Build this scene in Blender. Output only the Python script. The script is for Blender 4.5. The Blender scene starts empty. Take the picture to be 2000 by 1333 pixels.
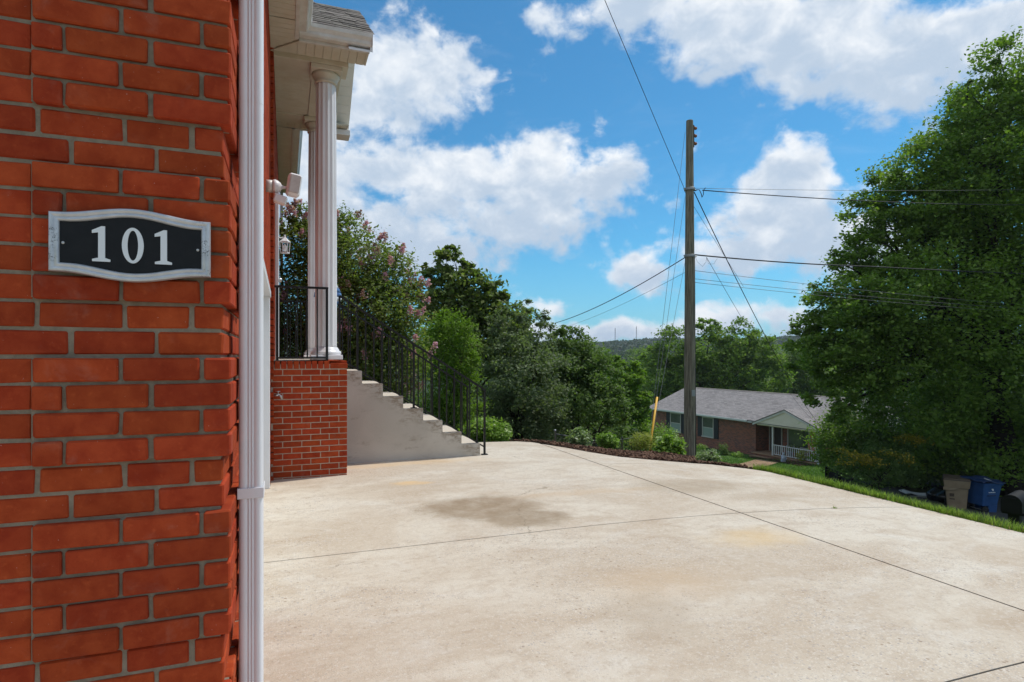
import bpy, bmesh, math, random
import numpy as np
from mathutils import Vector, Matrix

R = math.radians
random.seed(7)
RNG = np.random.default_rng(11)
SC = bpy.context.scene
COL = SC.collection

# ------------------------------------------------------------------ camera
HOR = 695.0                      # row of the horizon in the photograph
FPX = 1166.7                     # focal length in photograph pixels (21 mm on 36 mm)
TH = math.atan(443.0 / FPX)      # yaw of the camera against the house wall
CZ = 1.4
FW = Vector((math.sin(TH), math.cos(TH), 0)); RT = Vector((math.cos(TH), -math.sin(TH), 0))
cam = bpy.data.cameras.new('camera')
cam.lens = 21.0; cam.sensor_width = 36.0
cam.shift_y = (HOR - 666.5) / 2000.0
cam.clip_start = 0.05; cam.clip_end = 6000
camo = bpy.data.objects.new('camera', cam); COL.objects.link(camo)
camo.location = (0, 0, CZ); camo.rotation_euler = (R(90), 0, -TH)
SC.camera = camo

def at(px, py, d):
    """real-world point seen at photograph pixel (px,py) at depth d metres"""
    u = (px - 1000) / FPX; v = (HOR - py) / FPX
    p = (FW + RT * u) * d
    return Vector((p.x, p.y, CZ + v * d))

# ------------------------------------------------------------------ light
SUN = Vector((0.56, 0.13, 1.0)).normalized()
SUN_EL = math.asin(SUN.z); SUN_AZ = math.atan2(SUN.x, SUN.y)
sl = bpy.data.lights.new('sun', 'SUN'); sl.energy = 2.05; sl.angle = R(0.6); sl.color = (1.0, 0.955, 0.89)
so = bpy.data.objects.new('sun', sl); COL.objects.link(so)
so.rotation_euler = (-SUN).to_track_quat('-Z', 'Y').to_euler()
so.location = (10, 5, 30)

SC.view_settings.view_transform = 'Standard'; SC.view_settings.look = 'None'
SC.view_settings.gamma = 1.0; SC.view_settings.exposure = 0.70
SC.view_settings.use_curve_mapping = False

class NT:
    """tiny node helper"""
    def __init__(s, tree): s.t = tree; s.n = tree.nodes; s.l = tree.links
    def add(s, typ, **kw):
        n = s.n.new(typ)
        for k, v in kw.items(): setattr(n, k, v)
        return n
    def put(s, sock, v):
        if isinstance(v, bpy.types.NodeSocket): s.l.new(v, sock)
        elif v is not None:
            if sock.type == 'RGBA' and len(v) == 3: v = (*v, 1)
            sock.default_value = v
    def math(s, op, a, b=None, c=None, clamp=False):
        n = s.add('ShaderNodeMath', operation=op, use_clamp=clamp)
        s.put(n.inputs[0], a)
        if b is not None: s.put(n.inputs[1], b)
        if c is not None: s.put(n.inputs[2], c)
        return n.outputs[0]
    def vmath(s, op, a, b=None, c=None):
        n = s.add('ShaderNodeVectorMath', operation=op)
        s.put(n.inputs[0], a)
        if b is not None: s.put(n.inputs[1], b)
        if c is not None: s.put(n.inputs[2], c)
        return n.outputs['Value'] if op in ('LENGTH', 'DOT_PRODUCT', 'DISTANCE') else n.outputs[0]
    def mix(s, f, a, b, mode='MIX'):
        n = s.add('ShaderNodeMix', data_type='RGBA', blend_type=mode)
        s.put(n.inputs[0], f); s.put(n.inputs[6], a); s.put(n.inputs[7], b)
        return n.outputs[2]
    def noise(s, vec, scale, detail=4, rough=0.55, dist=0.0):
        n = s.add('ShaderNodeTexNoise')
        s.put(n.inputs['Vector'], vec); n.inputs['Scale'].default_value = scale
        n.inputs['Detail'].default_value = detail; n.inputs['Roughness'].default_value = rough
        n.inputs['Distortion'].default_value = dist
        return n.outputs[0]
    def ramp(s, v, lo, hi, a=0.0, b=1.0, smooth=True):
        n = s.add('ShaderNodeMapRange', interpolation_type='SMOOTHSTEP' if smooth else 'LINEAR')
        s.put(n.inputs[0], v); s.put(n.inputs[1], lo); s.put(n.inputs[2], hi); s.put(n.inputs[3], a); s.put(n.inputs[4], b)
        return n.outputs[0]
    def sep(s, v):
        n = s.add('ShaderNodeSeparateXYZ'); s.put(n.inputs[0], v); return n.outputs
    def comb(s, x, y, z):
        n = s.add('ShaderNodeCombineXYZ')
        for i, v in enumerate((x, y, z)): s.put(n.inputs[i], v)
        return n.outputs[0]

def make_world():
    w = bpy.data.worlds.new('World'); SC.world = w; w.use_nodes = True
    T = NT(w.node_tree); w.node_tree.nodes.clear()
    out = T.add('ShaderNodeOutputWorld'); bg = T.add('ShaderNodeBackground')
    sky = T.add('ShaderNodeTexSky', sky_type='NISHITA'); sky.sun_disc = False
    sky.sun_elevation = SUN_EL; sky.sun_rotation = SUN_AZ
    sky.air_density = 1.0; sky.dust_density = 0.4; sky.ozone_density = 2.2; sky.altitude = 100
    g = T.add('ShaderNodeTexCoord').outputs['Generated']
    dirn = T.vmath('NORMALIZE', g)
    x, y, z = T.sep(dirn)
    az = T.math('ARCTAN2', x, y); el = T.math('ARCSINE', z)
    p = T.comb(az, el, 0.0)
    warp = T.add('ShaderNodeTexNoise'); warp.inputs['Scale'].default_value = 9; warp.inputs['Detail'].default_value = 3
    T.put(warp.inputs['Vector'], dirn)
    wv = T.vmath('SUBTRACT', warp.outputs['Color'], (0.5, 0.5, 0.5))
    p = T.vmath('MULTIPLY_ADD', wv, (0.09, 0.07, 0), p)
    def ae(px, py):
        u = (px - 1000) / FPX; v = (HOR - py) / FPX
        a = math.atan(u); return a + TH, math.atan(v * math.cos(a))
    # cumulus masses seen in the photograph: centre and half extents in pixels, weight
    blobs = [(800, 140, 130, 75, 1.0), (730, 215, 95, 45, .9), (900, 200, 75, 45, .75), (690, 90, 60, 60, .8),
             (760, 330, 120, 60, 1.0), (880, 350, 130, 65, 1.0), (1050, 365, 110, 75, 1.0), (1190, 345, 75, 50, 1.0), (980, 430, 180, 45, .85),
             (690, 430, 140, 65, .95), (840, 480, 190, 50, .95), (1000, 450, 110, 40, .8), (620, 330, 120, 140, .8),
             (1060, 32, 62, 38, .75), (1250, 20, 130, 50, .95), (1420, 60, 150, 70, 1.0), (1375, 138, 85, 26, .85), (1600, 60, 190, 85, 1.05),
             (1640, 165, 110, 36, .9), (1830, 90, 190, 95, 1.05), (1800, 180, 120, 30, .75), (1990, 110, 140, 110, 1.0),
             (1560, 330, 85, 55, 1.0), (1520, 410, 125, 75, 1.0), (1480, 490, 150, 55, .9), (1620, 470, 120, 85, .9), (1730, 345, 60, 25, .75),
             (1255, 525, 85, 42, .95), (1340, 480, 60, 45, .8), (1400, 430, 55, 45, .75), (1165, 250, 22, 38, .42), (1300, 385, 60, 26, .6),
             (1180, 645, 190, 26, .95), (1060, 600, 90, 22, .6), (1440, 622, 110, 34, .9), (1390, 640, 80, 30, .8), (1560, 640, 90, 40, .7)]
    tot = None; hsum = None
    for bx_, by_, rx_, ry_, am in blobs:
        a, e = ae(bx_, by_)
        sx = rx_ / FPX * math.cos(a - TH) ** 2 * 1.22; sy = ry_ / FPX * math.cos(a - TH) * 1.2
        q = T.vmath('MULTIPLY_ADD', p, (1 / sx, 1 / sy, 0), (-a / sx, -e / sy, 0))
        d2 = T.vmath('DOT_PRODUCT', q, q)
        gq = T.math('MULTIPLY', T.math('POWER', 0.37, T.math('MULTIPLY', d2, 0.9)), am)
        hq = T.math('MULTIPLY', gq, T.sep(q)[1])
        tot = gq if tot is None else T.math('SMOOTH_MAX', tot, gq, 0.35)
        hsum = hq if hsum is None else T.math('ADD', hsum, hq)
    # the same kind of cloud all round the rest of the sky
    a0, e0 = ae(1000, 330)
    qv = T.vmath('MULTIPLY_ADD', T.comb(az, el, 0.0), (1 / 0.95, 1 / 0.72, 0), (-a0 / 0.95, -e0 / 0.72, 0))
    away = T.ramp(T.vmath('LENGTH', qv), 0.85, 1.15)
    gen = T.ramp(T.noise(T.vmath('MULTIPLY', dirn, (1, 1, 1.7)), 2.6, 2, .5), 0.34, 0.56, 0, 1.05)
    tot = T.math('MAXIMUM', tot, T.math('MULTIPLY', gen, away))
    sq = T.vmath('MULTIPLY', dirn, (1, 1, 1.35))
    n1 = T.noise(sq, 11, 9, .6, .25); n2 = T.noise(sq, 34, 7, .62, .3)
    vor = T.add('ShaderNodeTexVoronoi', feature='SMOOTH_F1'); vor.inputs['Scale'].default_value = 26
    T.put(vor.inputs['Vector'], T.vmath('MULTIPLY_ADD', wv, (.12, .12, .12), sq))
    bil = T.math('SUBTRACT', 0.45, vor.outputs['Distance'])
    f = T.math('ADD', tot, T.math('MULTIPLY', T.math('SUBTRACT', n1, 0.5), 1.25))
    f = T.math('ADD', f, T.math('MULTIPLY', T.math('SUBTRACT', n2, 0.5), 0.45))
    f = T.math('ADD', f, T.math('MULTIPLY', bil, 0.28))
    dens = T.ramp(f, 0.40, 0.78)
    thin = T.math('MULTIPLY', T.ramp(T.noise(T.vmath('MULTIPLY', dirn, (1, 1, 3)), 5, 6, .65, .6), .52, .8), .10)
    dens = T.math('MAXIMUM', dens, thin)
    # relief: bright crowns, grey-blue bellies and hollows
    hh = T.math('DIVIDE', hsum, T.math('ADD', tot, 0.25))
    lit = T.math('ADD', T.math('MULTIPLY', hh, 0.30), T.math('MULTIPLY', T.math('SUBTRACT', T.noise(sq, 17, 5, .55, .3), 0.5), 1.5))
    lit = T.math('ADD', lit, T.math('MULTIPLY', T.math('SUBTRACT', 1.15, f), 0.55))
    lit = T.ramp(lit, -0.08, 0.78)
    ccol = T.mix(lit, (3.9, 4.75, 5.85), (7.7, 7.85, 8.0))
    skyc = T.mix(1.0, sky.outputs[0], (0.30, 0.78, 0.95), 'MULTIPLY')
    low = T.ramp(el, 0.0, 0.20, 1.0, 0.0)
    skyc = T.mix(T.math('MULTIPLY', low, 0.40), skyc, (1.9, 4.0, 6.2))
    res = T.mix(dens, skyc, ccol)
    T.put(bg.inputs[0], res); bg.inputs[1].default_value = 0.082
    T.l.new(bg.outputs[0], out.inputs[0])
    w.cycles.sampling_method = 'MANUAL'; w.cycles.sample_map_resolution = 512
make_world()

# ------------------------------------------------------------------ materials
MATS = {}
def P(name, color=(.5, .5, .5), rough=.6, spec=.4, metal=0.0, var=0.0, vscale=6.0, bump=0.0, bscale=80.0, color2=None,
      rand=0.0, coord='Object', trans=None):
    """principled material; var mixes color2 in by noise, rand varies each object, bump is fine relief"""
    m = bpy.data.materials.new(name); m.use_nodes = True; MATS[name] = m
    T = NT(m.node_tree); b = T.n['Principled BSDF']
    tc = T.add('ShaderNodeTexCoord').outputs[coord]
    c = None
    if color2 is not None:
        v = T.ramp(T.noise(tc, vscale, 6, .62, .2), .5 - .28 / max(var, .3), .5 + .28 / max(var, .3), 0, 1)
        c = T.mix(v, color, color2)
    if rand:
        oi = T.add('ShaderNodeObjectInfo').outputs['Random']
        hs = T.add('ShaderNodeHueSaturation')
        T.put(hs.inputs['Value'], T.ramp(oi, 0, 1, 1 - rand, 1 + rand, False))
        T.put(hs.inputs['Hue'], T.ramp(T.math('FRACT', T.math('MULTIPLY', oi, 7.13)), 0, 1, .5 - rand * .05, .5 + rand * .05, False))
        T.put(hs.inputs['Color'], c if c is not None else color); c = hs.outputs[0]
    T.put(b.inputs['Base Color'], c if c is not None else color)
    b.inputs['Roughness'].default_value = rough; b.inputs['Metallic'].default_value = metal
    b.inputs['Specular IOR Level'].default_value = spec
    if bump:
        bn = T.add('ShaderNodeBump'); bn.inputs['Strength'].default_value = bump; bn.inputs['Distance'].default_value = .004
        T.put(bn.inputs['Height'], T.noise(tc, bscale, 5, .6)); T.l.new(bn.outputs[0], b.inputs['Normal'])
    return m

def brick_mat(name, base, rand, grain):
    m = bpy.data.materials.new(name); m.use_nodes = True; MATS[name] = m
    T = NT(m.node_tree); b = T.n['Principled BSDF']
    geo = T.add('ShaderNodeNewGeometry').outputs['Position']
    oi = T.add('ShaderNodeObjectInfo').outputs['Random']
    isl = T.add('ShaderNodeNewGeometry').outputs['Random Per Island']
    rnd = T.math('FRACT', T.math('ADD', oi, isl))
    pos = T.vmath('ADD', geo, T.comb(T.math('MULTIPLY', rnd, 31.0), 0.0, T.math('MULTIPLY', rnd, 17.0)))
    big = T.noise(pos, 16 * grain, 5, .6, .3); fine = T.noise(pos, 240 * grain, 5, .7); mid = T.noise(pos, 60 * grain, 4, .6)
    c = T.mix(T.ramp(big, .3, .72), base, (base[0] * .74, base[1] * .60, base[2] * .62))
    c = T.mix(T.math('MULTIPLY', T.ramp(mid, .55, .78), .55), c, (base[0] * 1.28, base[1] * 1.5, base[2] * 1.5))
    c = T.mix(T.math('MULTIPLY', T.ramp(fine, .60, .70), .6), c, (base[0] * .45, base[1] * .4, base[2] * .5))
    # a few pale lime flecks
    sp = T.noise(pos, 190 * grain, 2, .5)
    c = T.mix(T.math('MULTIPLY', T.ramp(sp, .755, .785), .7), c, (.55, .5, .45))
    wash = T.noise(geo, 9, 5, .65, .5)
    c = T.mix(T.math('MULTIPLY', T.ramp(wash, .56, .78), .13), c, (.46, .36, .29))
    hs = T.add('ShaderNodeHueSaturation')
    T.put(hs.inputs['Value'], T.ramp(rnd, 0, 1, 1 - rand, 1 + rand, False))
    T.put(hs.inputs['Hue'], T.ramp(T.math('FRACT', T.math('MULTIPLY', rnd, 5.7)), 0, 1, .497, .503, False))
    T.put(hs.inputs['Color'], c)
    T.put(b.inputs['Base Color'], hs.outputs[0]); b.inputs['Roughness'].default_value = .9
    b.inputs['Specular IOR Level'].default_value = .12
    bn = T.add('ShaderNodeBump'); bn.inputs['Strength'].default_value = .6; bn.inputs['Distance'].default_value = .0026 / grain
    hgt = T.math('ADD', T.noise(pos, 45 * grain, 4, .6), T.math('MULTIPLY', T.noise(pos, 210 * grain, 5, .68), .65))
    T.put(bn.inputs['Height'], hgt); T.l.new(bn.outputs[0], b.inputs['Normal'])
    return m

def leaf_mat(name, c1, c2, c3=None, trans=.35, rough=.62):
    """foliage: each leaf its own shade, some light shining through"""
    m = bpy.data.materials.new(name); m.use_nodes = True; MATS[name] = m
    T = NT(m.node_tree); T.n.clear()
    out = T.add('ShaderNodeOutputMaterial')
    r = T.add('ShaderNodeNewGeometry').outputs['Random Per Island']
    pos = T.add('ShaderNodeTexCoord').outputs['Object']
    big = T.noise(pos, .9, 3, .5)
    c = T.mix(r, c1, c2)
    c = T.mix(T.ramp(big, .38, .62, 0, .55), c, c3 or c2)
    b = T.add('ShaderNodeBsdfPrincipled'); T.put(b.inputs['Base Color'], c)
    b.inputs['Roughness'].default_value = rough; b.inputs['Specular IOR Level'].default_value = .25
    tr = T.add('ShaderNodeBsdfTranslucent')
    T.put(tr.inputs[0], T.mix(1.0, c, (1.25, 1.5, .6), 'MULTIPLY'))
    mx = T.add('ShaderNodeMixShader'); mx.inputs[0].default_value = trans
    T.l.new(b.outputs[0], mx.inputs[1]); T.l.new(tr.outputs[0], mx.inputs[2]); T.l.new(mx.outputs[0], out.inputs[0])
    return m

brick_mat('red_brick', (.375, .060, .019), .16, 1.0)
P('mortar', (.33, .275, .205), .95, .1, color2=(.21, .175, .13), var=1.0, vscale=30, bump=.9, bscale=320)
P('porch_mortar', (.52, .44, .35), .95, .1, color2=(.40, .33, .26), var=1.0, vscale=20, bump=.6, bscale=260)
P('white_paint', (.80, .80, .80), .38, .45, color2=(.74, .74, .75), var=.8, vscale=4, bump=.06, bscale=40)
P('downspout_paint', (.82, .82, .84), .28, .5, color2=(.74, .75, .78), var=.8, vscale=3, bump=.05, bscale=25)
P('vinyl', (.66, .62, .52), .45, .4, color2=(.58, .52, .41), var=1.0, vscale=5, bump=.05, bscale=30)
P('gutter_paint', (.70, .69, .66), .4, .45, color2=(.55, .52, .47), var=1.0, vscale=7, bump=.06, bscale=30)
P('column_paint', (.80, .78, .79), .35, .45, color2=(.72, .70, .70), var=.7, vscale=3)
P('black_iron', (.006, .006, .006), .5, .35, bump=.15, bscale=120)
P('plaque_metal', (.60, .62, .64), .42, .5, metal=.55, color2=(.45, .47, .50), var=1.0, vscale=30, bump=.12, bscale=300)
P('plaque_black', (.006, .007, .009), .55, .25, color2=(.010, .011, .013), var=1, vscale=40, bump=.1, bscale=500)
P('digit_paint', (.70, .73, .75), .4, .4)
P('steel', (.55, .56, .57), .35, .5, metal=.9)
P('shingle', (.24, .215, .19), .95, .1, color2=(.13, .115, .10), var=1, vscale=9, rand=.28, bump=.9, bscale=300)
P('asphalt', (.065, .065, .068), .9, .2, color2=(.045, .045, .047), var=1, vscale=1.2, bump=.7, bscale=120)
P('pole_wood', (.17, .155, .11), .9, .15, color2=(.11, .098, .07), var=1, vscale=5, bump=.5, bscale=40)
def pole_grain():
    T = NT(MATS['pole_wood'].node_tree); b = T.n['Principled BSDF']
    o = T.add('ShaderNodeTexCoord').outputs['Object']; v = T.vmath('MULTIPLY', o, (1, 1, .05))
    n_ = T.noise(v, 42, 6, .7); c = T.mix(T.ramp(n_, .36, .64), (.10, .09, .068), (.27, .245, .18))
    c = T.mix(T.ramp(T.noise(o, 1.1, 4, .6), .45, .7, 0, .4), c, (.15, .15, .12))
    T.put(b.inputs['Base Color'], c)
    bn = T.add('ShaderNodeBump'); bn.inputs['Strength'].default_value = .9; bn.inputs['Distance'].default_value = .01
    T.put(bn.inputs['Height'], n_); T.l.new(bn.outputs[0], b.inputs['Normal'])
pole_grain()
P('bark', (.085, .068, .052), .95, .1, color2=(.045, .036, .03), var=1, vscale=7, bump=.8, bscale=20)
P('dark_bark', (.04, .033, .028), .95, .1, color2=(.022, .018, .015), var=1, vscale=7, bump=.8, bscale=20)
P('cable', (.03, .03, .032), .6, .3)
P('bare_wire', (.16, .16, .16), .5, .4, metal=.5)
P('yellow_plastic', (.72, .40, .02), .5, .4, color2=(.55, .28, .02), var=.8, vscale=4)
P('galvanised', (.30, .31, .31), .5, .5, metal=.6)
P('dark_steel', (.07, .07, .07), .6, .4, metal=.3)
P('dark_wood', (.022, .019, .017), .85, .2, color2=(.012, .011, .01), var=1, vscale=8)
P('tan_plastic', (.33, .25, .16), .55, .35, color2=(.25, .18, .11), var=1, vscale=5)
P('brown_lid', (.085, .06, .04), .6, .3)
P('blue_plastic', (.022, .085, .24), .5, .4, color2=(.016, .06, .18), var=1, vscale=4)
P('dark_blue', (.012, .03, .09), .5, .4)
P('tyre', (.015, .015, .015), .8, .2)
P('black_plastic', (.008, .008, .009), .6, .2)
P('bag_film', (.01, .01, .011), .25, .6)
P('white_plastic', (.62, .63, .63), .45, .4, color2=(.45, .46, .46), var=1, vscale=6)
P('grey_grille', (.16, .17, .17), .6, .3)
P('tan_path', (.33, .22, .14), .9, .1, color2=(.24, .15, .09), var=1, vscale=1.5, bump=.4, bscale=60)
P('mulch_soil', (.075, .042, .030), .95, .05, color2=(.035, .02, .015), var=1, vscale=18, bump=1.0, bscale=60)
P('mulch_chip', (.16, .085, .06), .9, .1, color2=(.06, .033, .025), var=1, vscale=5, rand=.3)
P('neighbour_trim', (.62, .62, .60), .5, .35, color2=(.52, .52, .5), var=.8, vscale=2)
P('siding', (.68, .64, .52), .55, .3, color2=(.60, .56, .43), var=.8, vscale=2)
P('shutter_paint', (.012, .013, .016), .5, .4)
P('window_frame', (.42, .40, .36), .5, .4)
P('window_glass', (.05, .065, .05), .06, .8, color2=(.10, .12, .09), var=1, vscale=.8)
P('window_blind', (.22, .28, .24), .5, .4)
P('door_paint', (.03, .018, .014), .5, .4)
P('screw', (.5, .5, .48), .4, .5, metal=.6)
P('terracotta', (.30, .12, .06), .8, .2)
P('statue_stone', (.50, .54, .60), .7, .2, color2=(.25, .3, .38), var=1, vscale=9)
P('flag_red', (.42, .05, .06), .8, .1); P('flag_white', (.62, .58, .56), .8, .1); P('flag_blue', (.04, .05, .16), .8, .1)
P('frosted_glass', (.62, .60, .56), .25, .5, color2=(.5, .45, .4), var=1, vscale=10)
P('lamp_bulb', (.85, .85, .82), .3, .5)
P('cloth_blue', (.10, .22, .40), .8, .1, color2=(.05, .10, .24), var=1, vscale=14)
P('cloth_white', (.60, .66, .70), .8, .1)
P('joint_filler', (.055, .04, .028), .95, .05, color2=(.03, .024, .018), var=1, vscale=20, bump=.6, bscale=150)
P('grass_blade', (.10, .22, .022), .6, .3)
P('crepe_pink', (.62, .25, .42), .6, .2)
leaf_mat('grass_leaf', (.13, .21, .035), (.29, .36, .09), (.19, .28, .05), .40)
leaf_mat('lawn_leaf', (.07, .15, .022), (.14, .23, .04), (.10, .18, .03), .35)
leaf_mat('dead_grass', (.32, .26, .12), (.22, .19, .07), None, .3)
leaf_mat('oak_leaf', (.10, .17, .03), (.22, .30, .055), (.155, .24, .04), .46)
leaf_mat('dark_leaf', (.085, .14, .04), (.16, .225, .065), (.12, .18, .05), .42)
leaf_mat('holly_leaf', (.10, .135, .07), (.20, .24, .125), (.145, .185, .095), .40, .65)
leaf_mat('bright_leaf', (.11, .20, .022), (.21, .30, .045), (.15, .24, .03), .42)
leaf_mat('myrtle_leaf', (.10, .16, .04), (.23, .25, .075), (.14, .19, .05), .44)
leaf_mat('pink_petal', (.58, .25, .42), (.72, .45, .58), None, .3)
leaf_mat('faded_petal', (.36, .20, .22), (.45, .30, .30), None, .3)
leaf_mat('yellow_leaf', (.20, .25, .05), (.42, .42, .11), None, .38)
leaf_mat('maple_leaf', (.10, .14, .03), (.46, .32, .04), (.34, .25, .03), .45)
leaf_mat('shrub_leaf', (.13, .23, .035), (.28, .39, .085), (.19, .30, .05), .38, .45)
leaf_mat('pale_shrub_leaf', (.14, .21, .08), (.36, .42, .24), (.22, .29, .13), .35, .45)
leaf_mat('valley_leaf', (.09, .15, .035), (.18, .25, .06), (.13, .19, .045), .40)
leaf_mat('hill_leaf', (.03, .055, .024), (.06, .09, .036), (.042, .07, .028), .3)

def concrete(name, aggregate, stains):
    m = bpy.data.materials.new(name); m.use_nodes = True; MATS[name] = m
    T = NT(m.node_tree); b = T.n['Principled BSDF']
    pos = T.add('ShaderNodeNewGeometry').outputs['Position']
    sv = T.vmath('MULTIPLY', pos, (1.0, 1.7, 1.0))
    c = T.mix(T.ramp(T.noise(sv, .55, 8, .66, .8), .38, .60), (.61, .545, .445), (.51, .425, .325))
    c = T.mix(T.math('MULTIPLY', T.ramp(T.noise(sv, 1.9, 7, .66, .5), .46, .74), .75), c, (.43, .335, .24))
    c = T.mix(T.math('MULTIPLY', T.ramp(T.noise(sv, 1.2, 8, .7, 1.2), .50, .72), .7), c, (.62, .575, .50))
    c = T.mix(T.math('MULTIPLY', T.ramp(T.noise(pos, 12, 7, .75, .4), .48, .68), .5), c, (.41, .325, .24))
    c = T.mix(T.math('MULTIPLY', T.ramp(T.noise(pos, 38, 5, .7), .52, .66), .45), c, (.66, .62, .55))
    c = T.mix(T.math('MULTIPLY', T.ramp(T.noise(T.vmath('ADD', pos, (7.7, 3.1, 0)), 55, 4, .7), .56, .68), .5), c, (.36, .30, .24))
    hgt = T.noise(pos, 160, 5, .7)
    if aggregate:
        fm = T.ramp(T.noise(pos, .8, 5, .6, .4), .40, .60, .08, 1.0)
        for sc_, thr, colr, amt in ((85, .34, (.40, .36, .32), .6), (85, .70, (.70, .65, .57), .6), (60, .14, (.30, .28, .28), .65), (42, .06, (.26, .18, .12), .6)):
            v = T.add('ShaderNodeTexVoronoi', feature='F1'); v.inputs['Scale'].default_value = sc_
            T.put(v.inputs['Vector'], pos)
            rr = T.sep(v.outputs['Color'])[0]
            near = T.ramp(v.outputs['Distance'], .28, .42, 1, 0)
            pick = T.ramp(rr, thr - .01, thr + .01, 1, 0) if thr < .5 else T.ramp(rr, thr - .01, thr + .01, 0, 1)
            c = T.mix(T.math('MULTIPLY', T.math('MULTIPLY', near, pick), T.math('MULTIPLY', fm, amt)), c, colr)
        v = T.add('ShaderNodeTexVoronoi', feature='F1'); v.inputs['Scale'].default_value = 120; T.put(v.inputs['Vector'], pos)
        hgt = T.math('ADD', hgt, T.math('MULTIPLY', v.outputs['Distance'], -.6))
    # dark grit
    gr = T.noise(pos, 48, 2, .5); c = T.mix(T.math('MULTIPLY', T.ramp(gr, .765, .79), .75), c, (.12, .1, .08))
    wob = T.add('ShaderNodeTexNoise'); wob.inputs['Scale'].default_value = 2.2; wob.inputs['Detail'].default_value = 7; wob.inputs['Roughness'].default_value = .62
    T.put(wob.inputs['Vector'], pos)
    wp = T.vmath('MULTIPLY_ADD', T.vmath('SUBTRACT', wob.outputs['Color'], (.5, .5, .5)), (.6, .5, 0), pos)
    for (sx, sy, rx, ry, colr, amt, soft) in stains:
        q = T.vmath('MULTIPLY_ADD', wp, (1 / rx, 1 / ry, 0), (-sx / rx, -sy / ry, 0))
        d = T.vmath('LENGTH', q)
        msk = T.math('MULTIPLY', T.ramp(d, 1 - soft, 1 + soft * .5, 1, 0), T.ramp(T.noise(pos, 5, 6, .7), .25, .7, .55, 1))
        c = T.mix(T.math('MULTIPLY', msk, amt), c, colr)
    cw = T.vmath('MULTIPLY_ADD', T.vmath('SUBTRACT', wob.outputs['Color'], (.5, .5, .5)), (.5, .5, 0), pos)
    cr = T.add('ShaderNodeTexVoronoi', feature='DISTANCE_TO_EDGE'); cr.inputs['Scale'].default_value = .42; T.put(cr.inputs['Vector'], cw)
    ck = T.math('MULTIPLY', T.ramp(cr.outputs['Distance'], .0008, .0028, 1, 0), T.ramp(T.noise(pos, .7, 3, .5), .55, .62))
    c = T.mix(T.math('MULTIPLY', ck, .55), c, (.20, .15, .10))
    T.put(b.inputs['Base Color'], c)
    b.inputs['Roughness'].default_value = .88; b.inputs['Specular IOR Level'].default_value = .2
    bn = T.add('ShaderNodeBump'); bn.inputs['Strength'].default_value = .55; bn.inputs['Distance'].default_value = .003
    T.put(bn.inputs['Height'], hgt); T.l.new(bn.outputs[0], b.inputs['Normal'])
concrete('driveway_concrete', True,
    [(1.68, 5.28, .58, .44, (.27, .195, .12), .92, .38), (1.98, 4.78, .40, .30, (.28, .21, .135), .88, .42), (4.25, 5.55, .75, .36, (.36, .285, .20), .8, .6),
     (4.75, 4.95, .5, .22, (.42, .34, .25), .6, .6), (3.45, 3.72, .42, .26, (.60, .44, .24), .7, .7), (1.85, 2.72, .30, .30, (.42, .34, .25), .65, .6),
     (2.2, 3.1, .5, .3, (.52, .38, .24), .5, .7), (1.3, 6.5, .16, .12, (.66, .45, .22), .8, .6), (1.35, 7.75, 1.3, .16, (.60, .43, .25), .6, .7), (2.9, 5.5, .9, .14, (.52, .39, .26), .6, .6)])
P('stair_concrete', (.40, .385, .35), .9, .15, color2=(.30, .285, .25), var=1.0, vscale=2.2, bump=.5, bscale=60)

def stair_material():
    m = MATS['stair_concrete']; T = NT(m.node_tree); b = T.n['Principled BSDF']
    pos = T.add('ShaderNodeNewGeometry').outputs['Position']
    c = T.mix(T.ramp(T.noise(pos, 1.3, 6, .6, .4), .35, .68), (.56, .525, .46), (.46, .43, .375))
    st = T.math('MULTIPLY', T.ramp(T.noise(T.vmath('MULTIPLY', pos, (1, 1, 2.6)), 3.4, 9, .75, .2), .55, .68), .6)
    px_ = T.sep(pos); below = T.math('SUBTRACT', T.math('MULTIPLY_ADD', px_[0], -.637, 1.80), px_[2])
    nose = T.math('MULTIPLY', T.ramp(below, .10, .34, 1, 0), T.ramp(T.noise(T.vmath('MULTIPLY', pos, (1, 1, 2)), 7, 8, .75), .44, .58))
    c = T.mix(T.math('MAXIMUM', T.math('MULTIPLY', st, .8), T.math('MULTIPLY', nose, .8)), c, (.24, .19, .135))
    c = T.mix(T.math('MULTIPLY', T.ramp(T.noise(pos, 30, 4, .6), .7, .76), .7), c, (.12, .11, .1))
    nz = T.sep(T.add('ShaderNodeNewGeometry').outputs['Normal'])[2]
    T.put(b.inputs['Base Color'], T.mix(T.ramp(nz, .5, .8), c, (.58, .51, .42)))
stair_material()

def neighbour_brick():
    m = bpy.data.materials.new('neighbour_brick'); m.use_nodes = True; MATS['neighbour_brick'] = m
    T = NT(m.node_tree); b = T.n['Principled BSDF']
    o = T.sep(T.add('ShaderNodeTexCoord').outputs['Object'])
    vec = T.comb(T.math('ADD', o[0], o[1]), o[2], 0.0)
    br = T.add('ShaderNodeTexBrick'); br.inputs['Scale'].default_value = 1
    br.inputs['Brick Width'].default_value = .215; br.inputs['Row Height'].default_value = .075; br.inputs['Mortar Size'].default_value = .006
    br.inputs['Color1'].default_value = (.27, .085, .045, 1); br.inputs['Color2'].default_value = (.06, .035, .03, 1)
    br.inputs['Mortar'].default_value = (.22, .18, .15, 1); br.inputs['Bias'].default_value = -.15
    T.put(br.inputs['Vector'], vec)
    c = T.mix(T.ramp(T.noise(vec, .9, 5, .6), .4, .7, 0, .45), br.outputs[0], (.22, .08, .04))
    T.put(b.inputs['Base Color'], c); b.inputs['Roughness'].default_value = .9
neighbour_brick()

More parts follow.
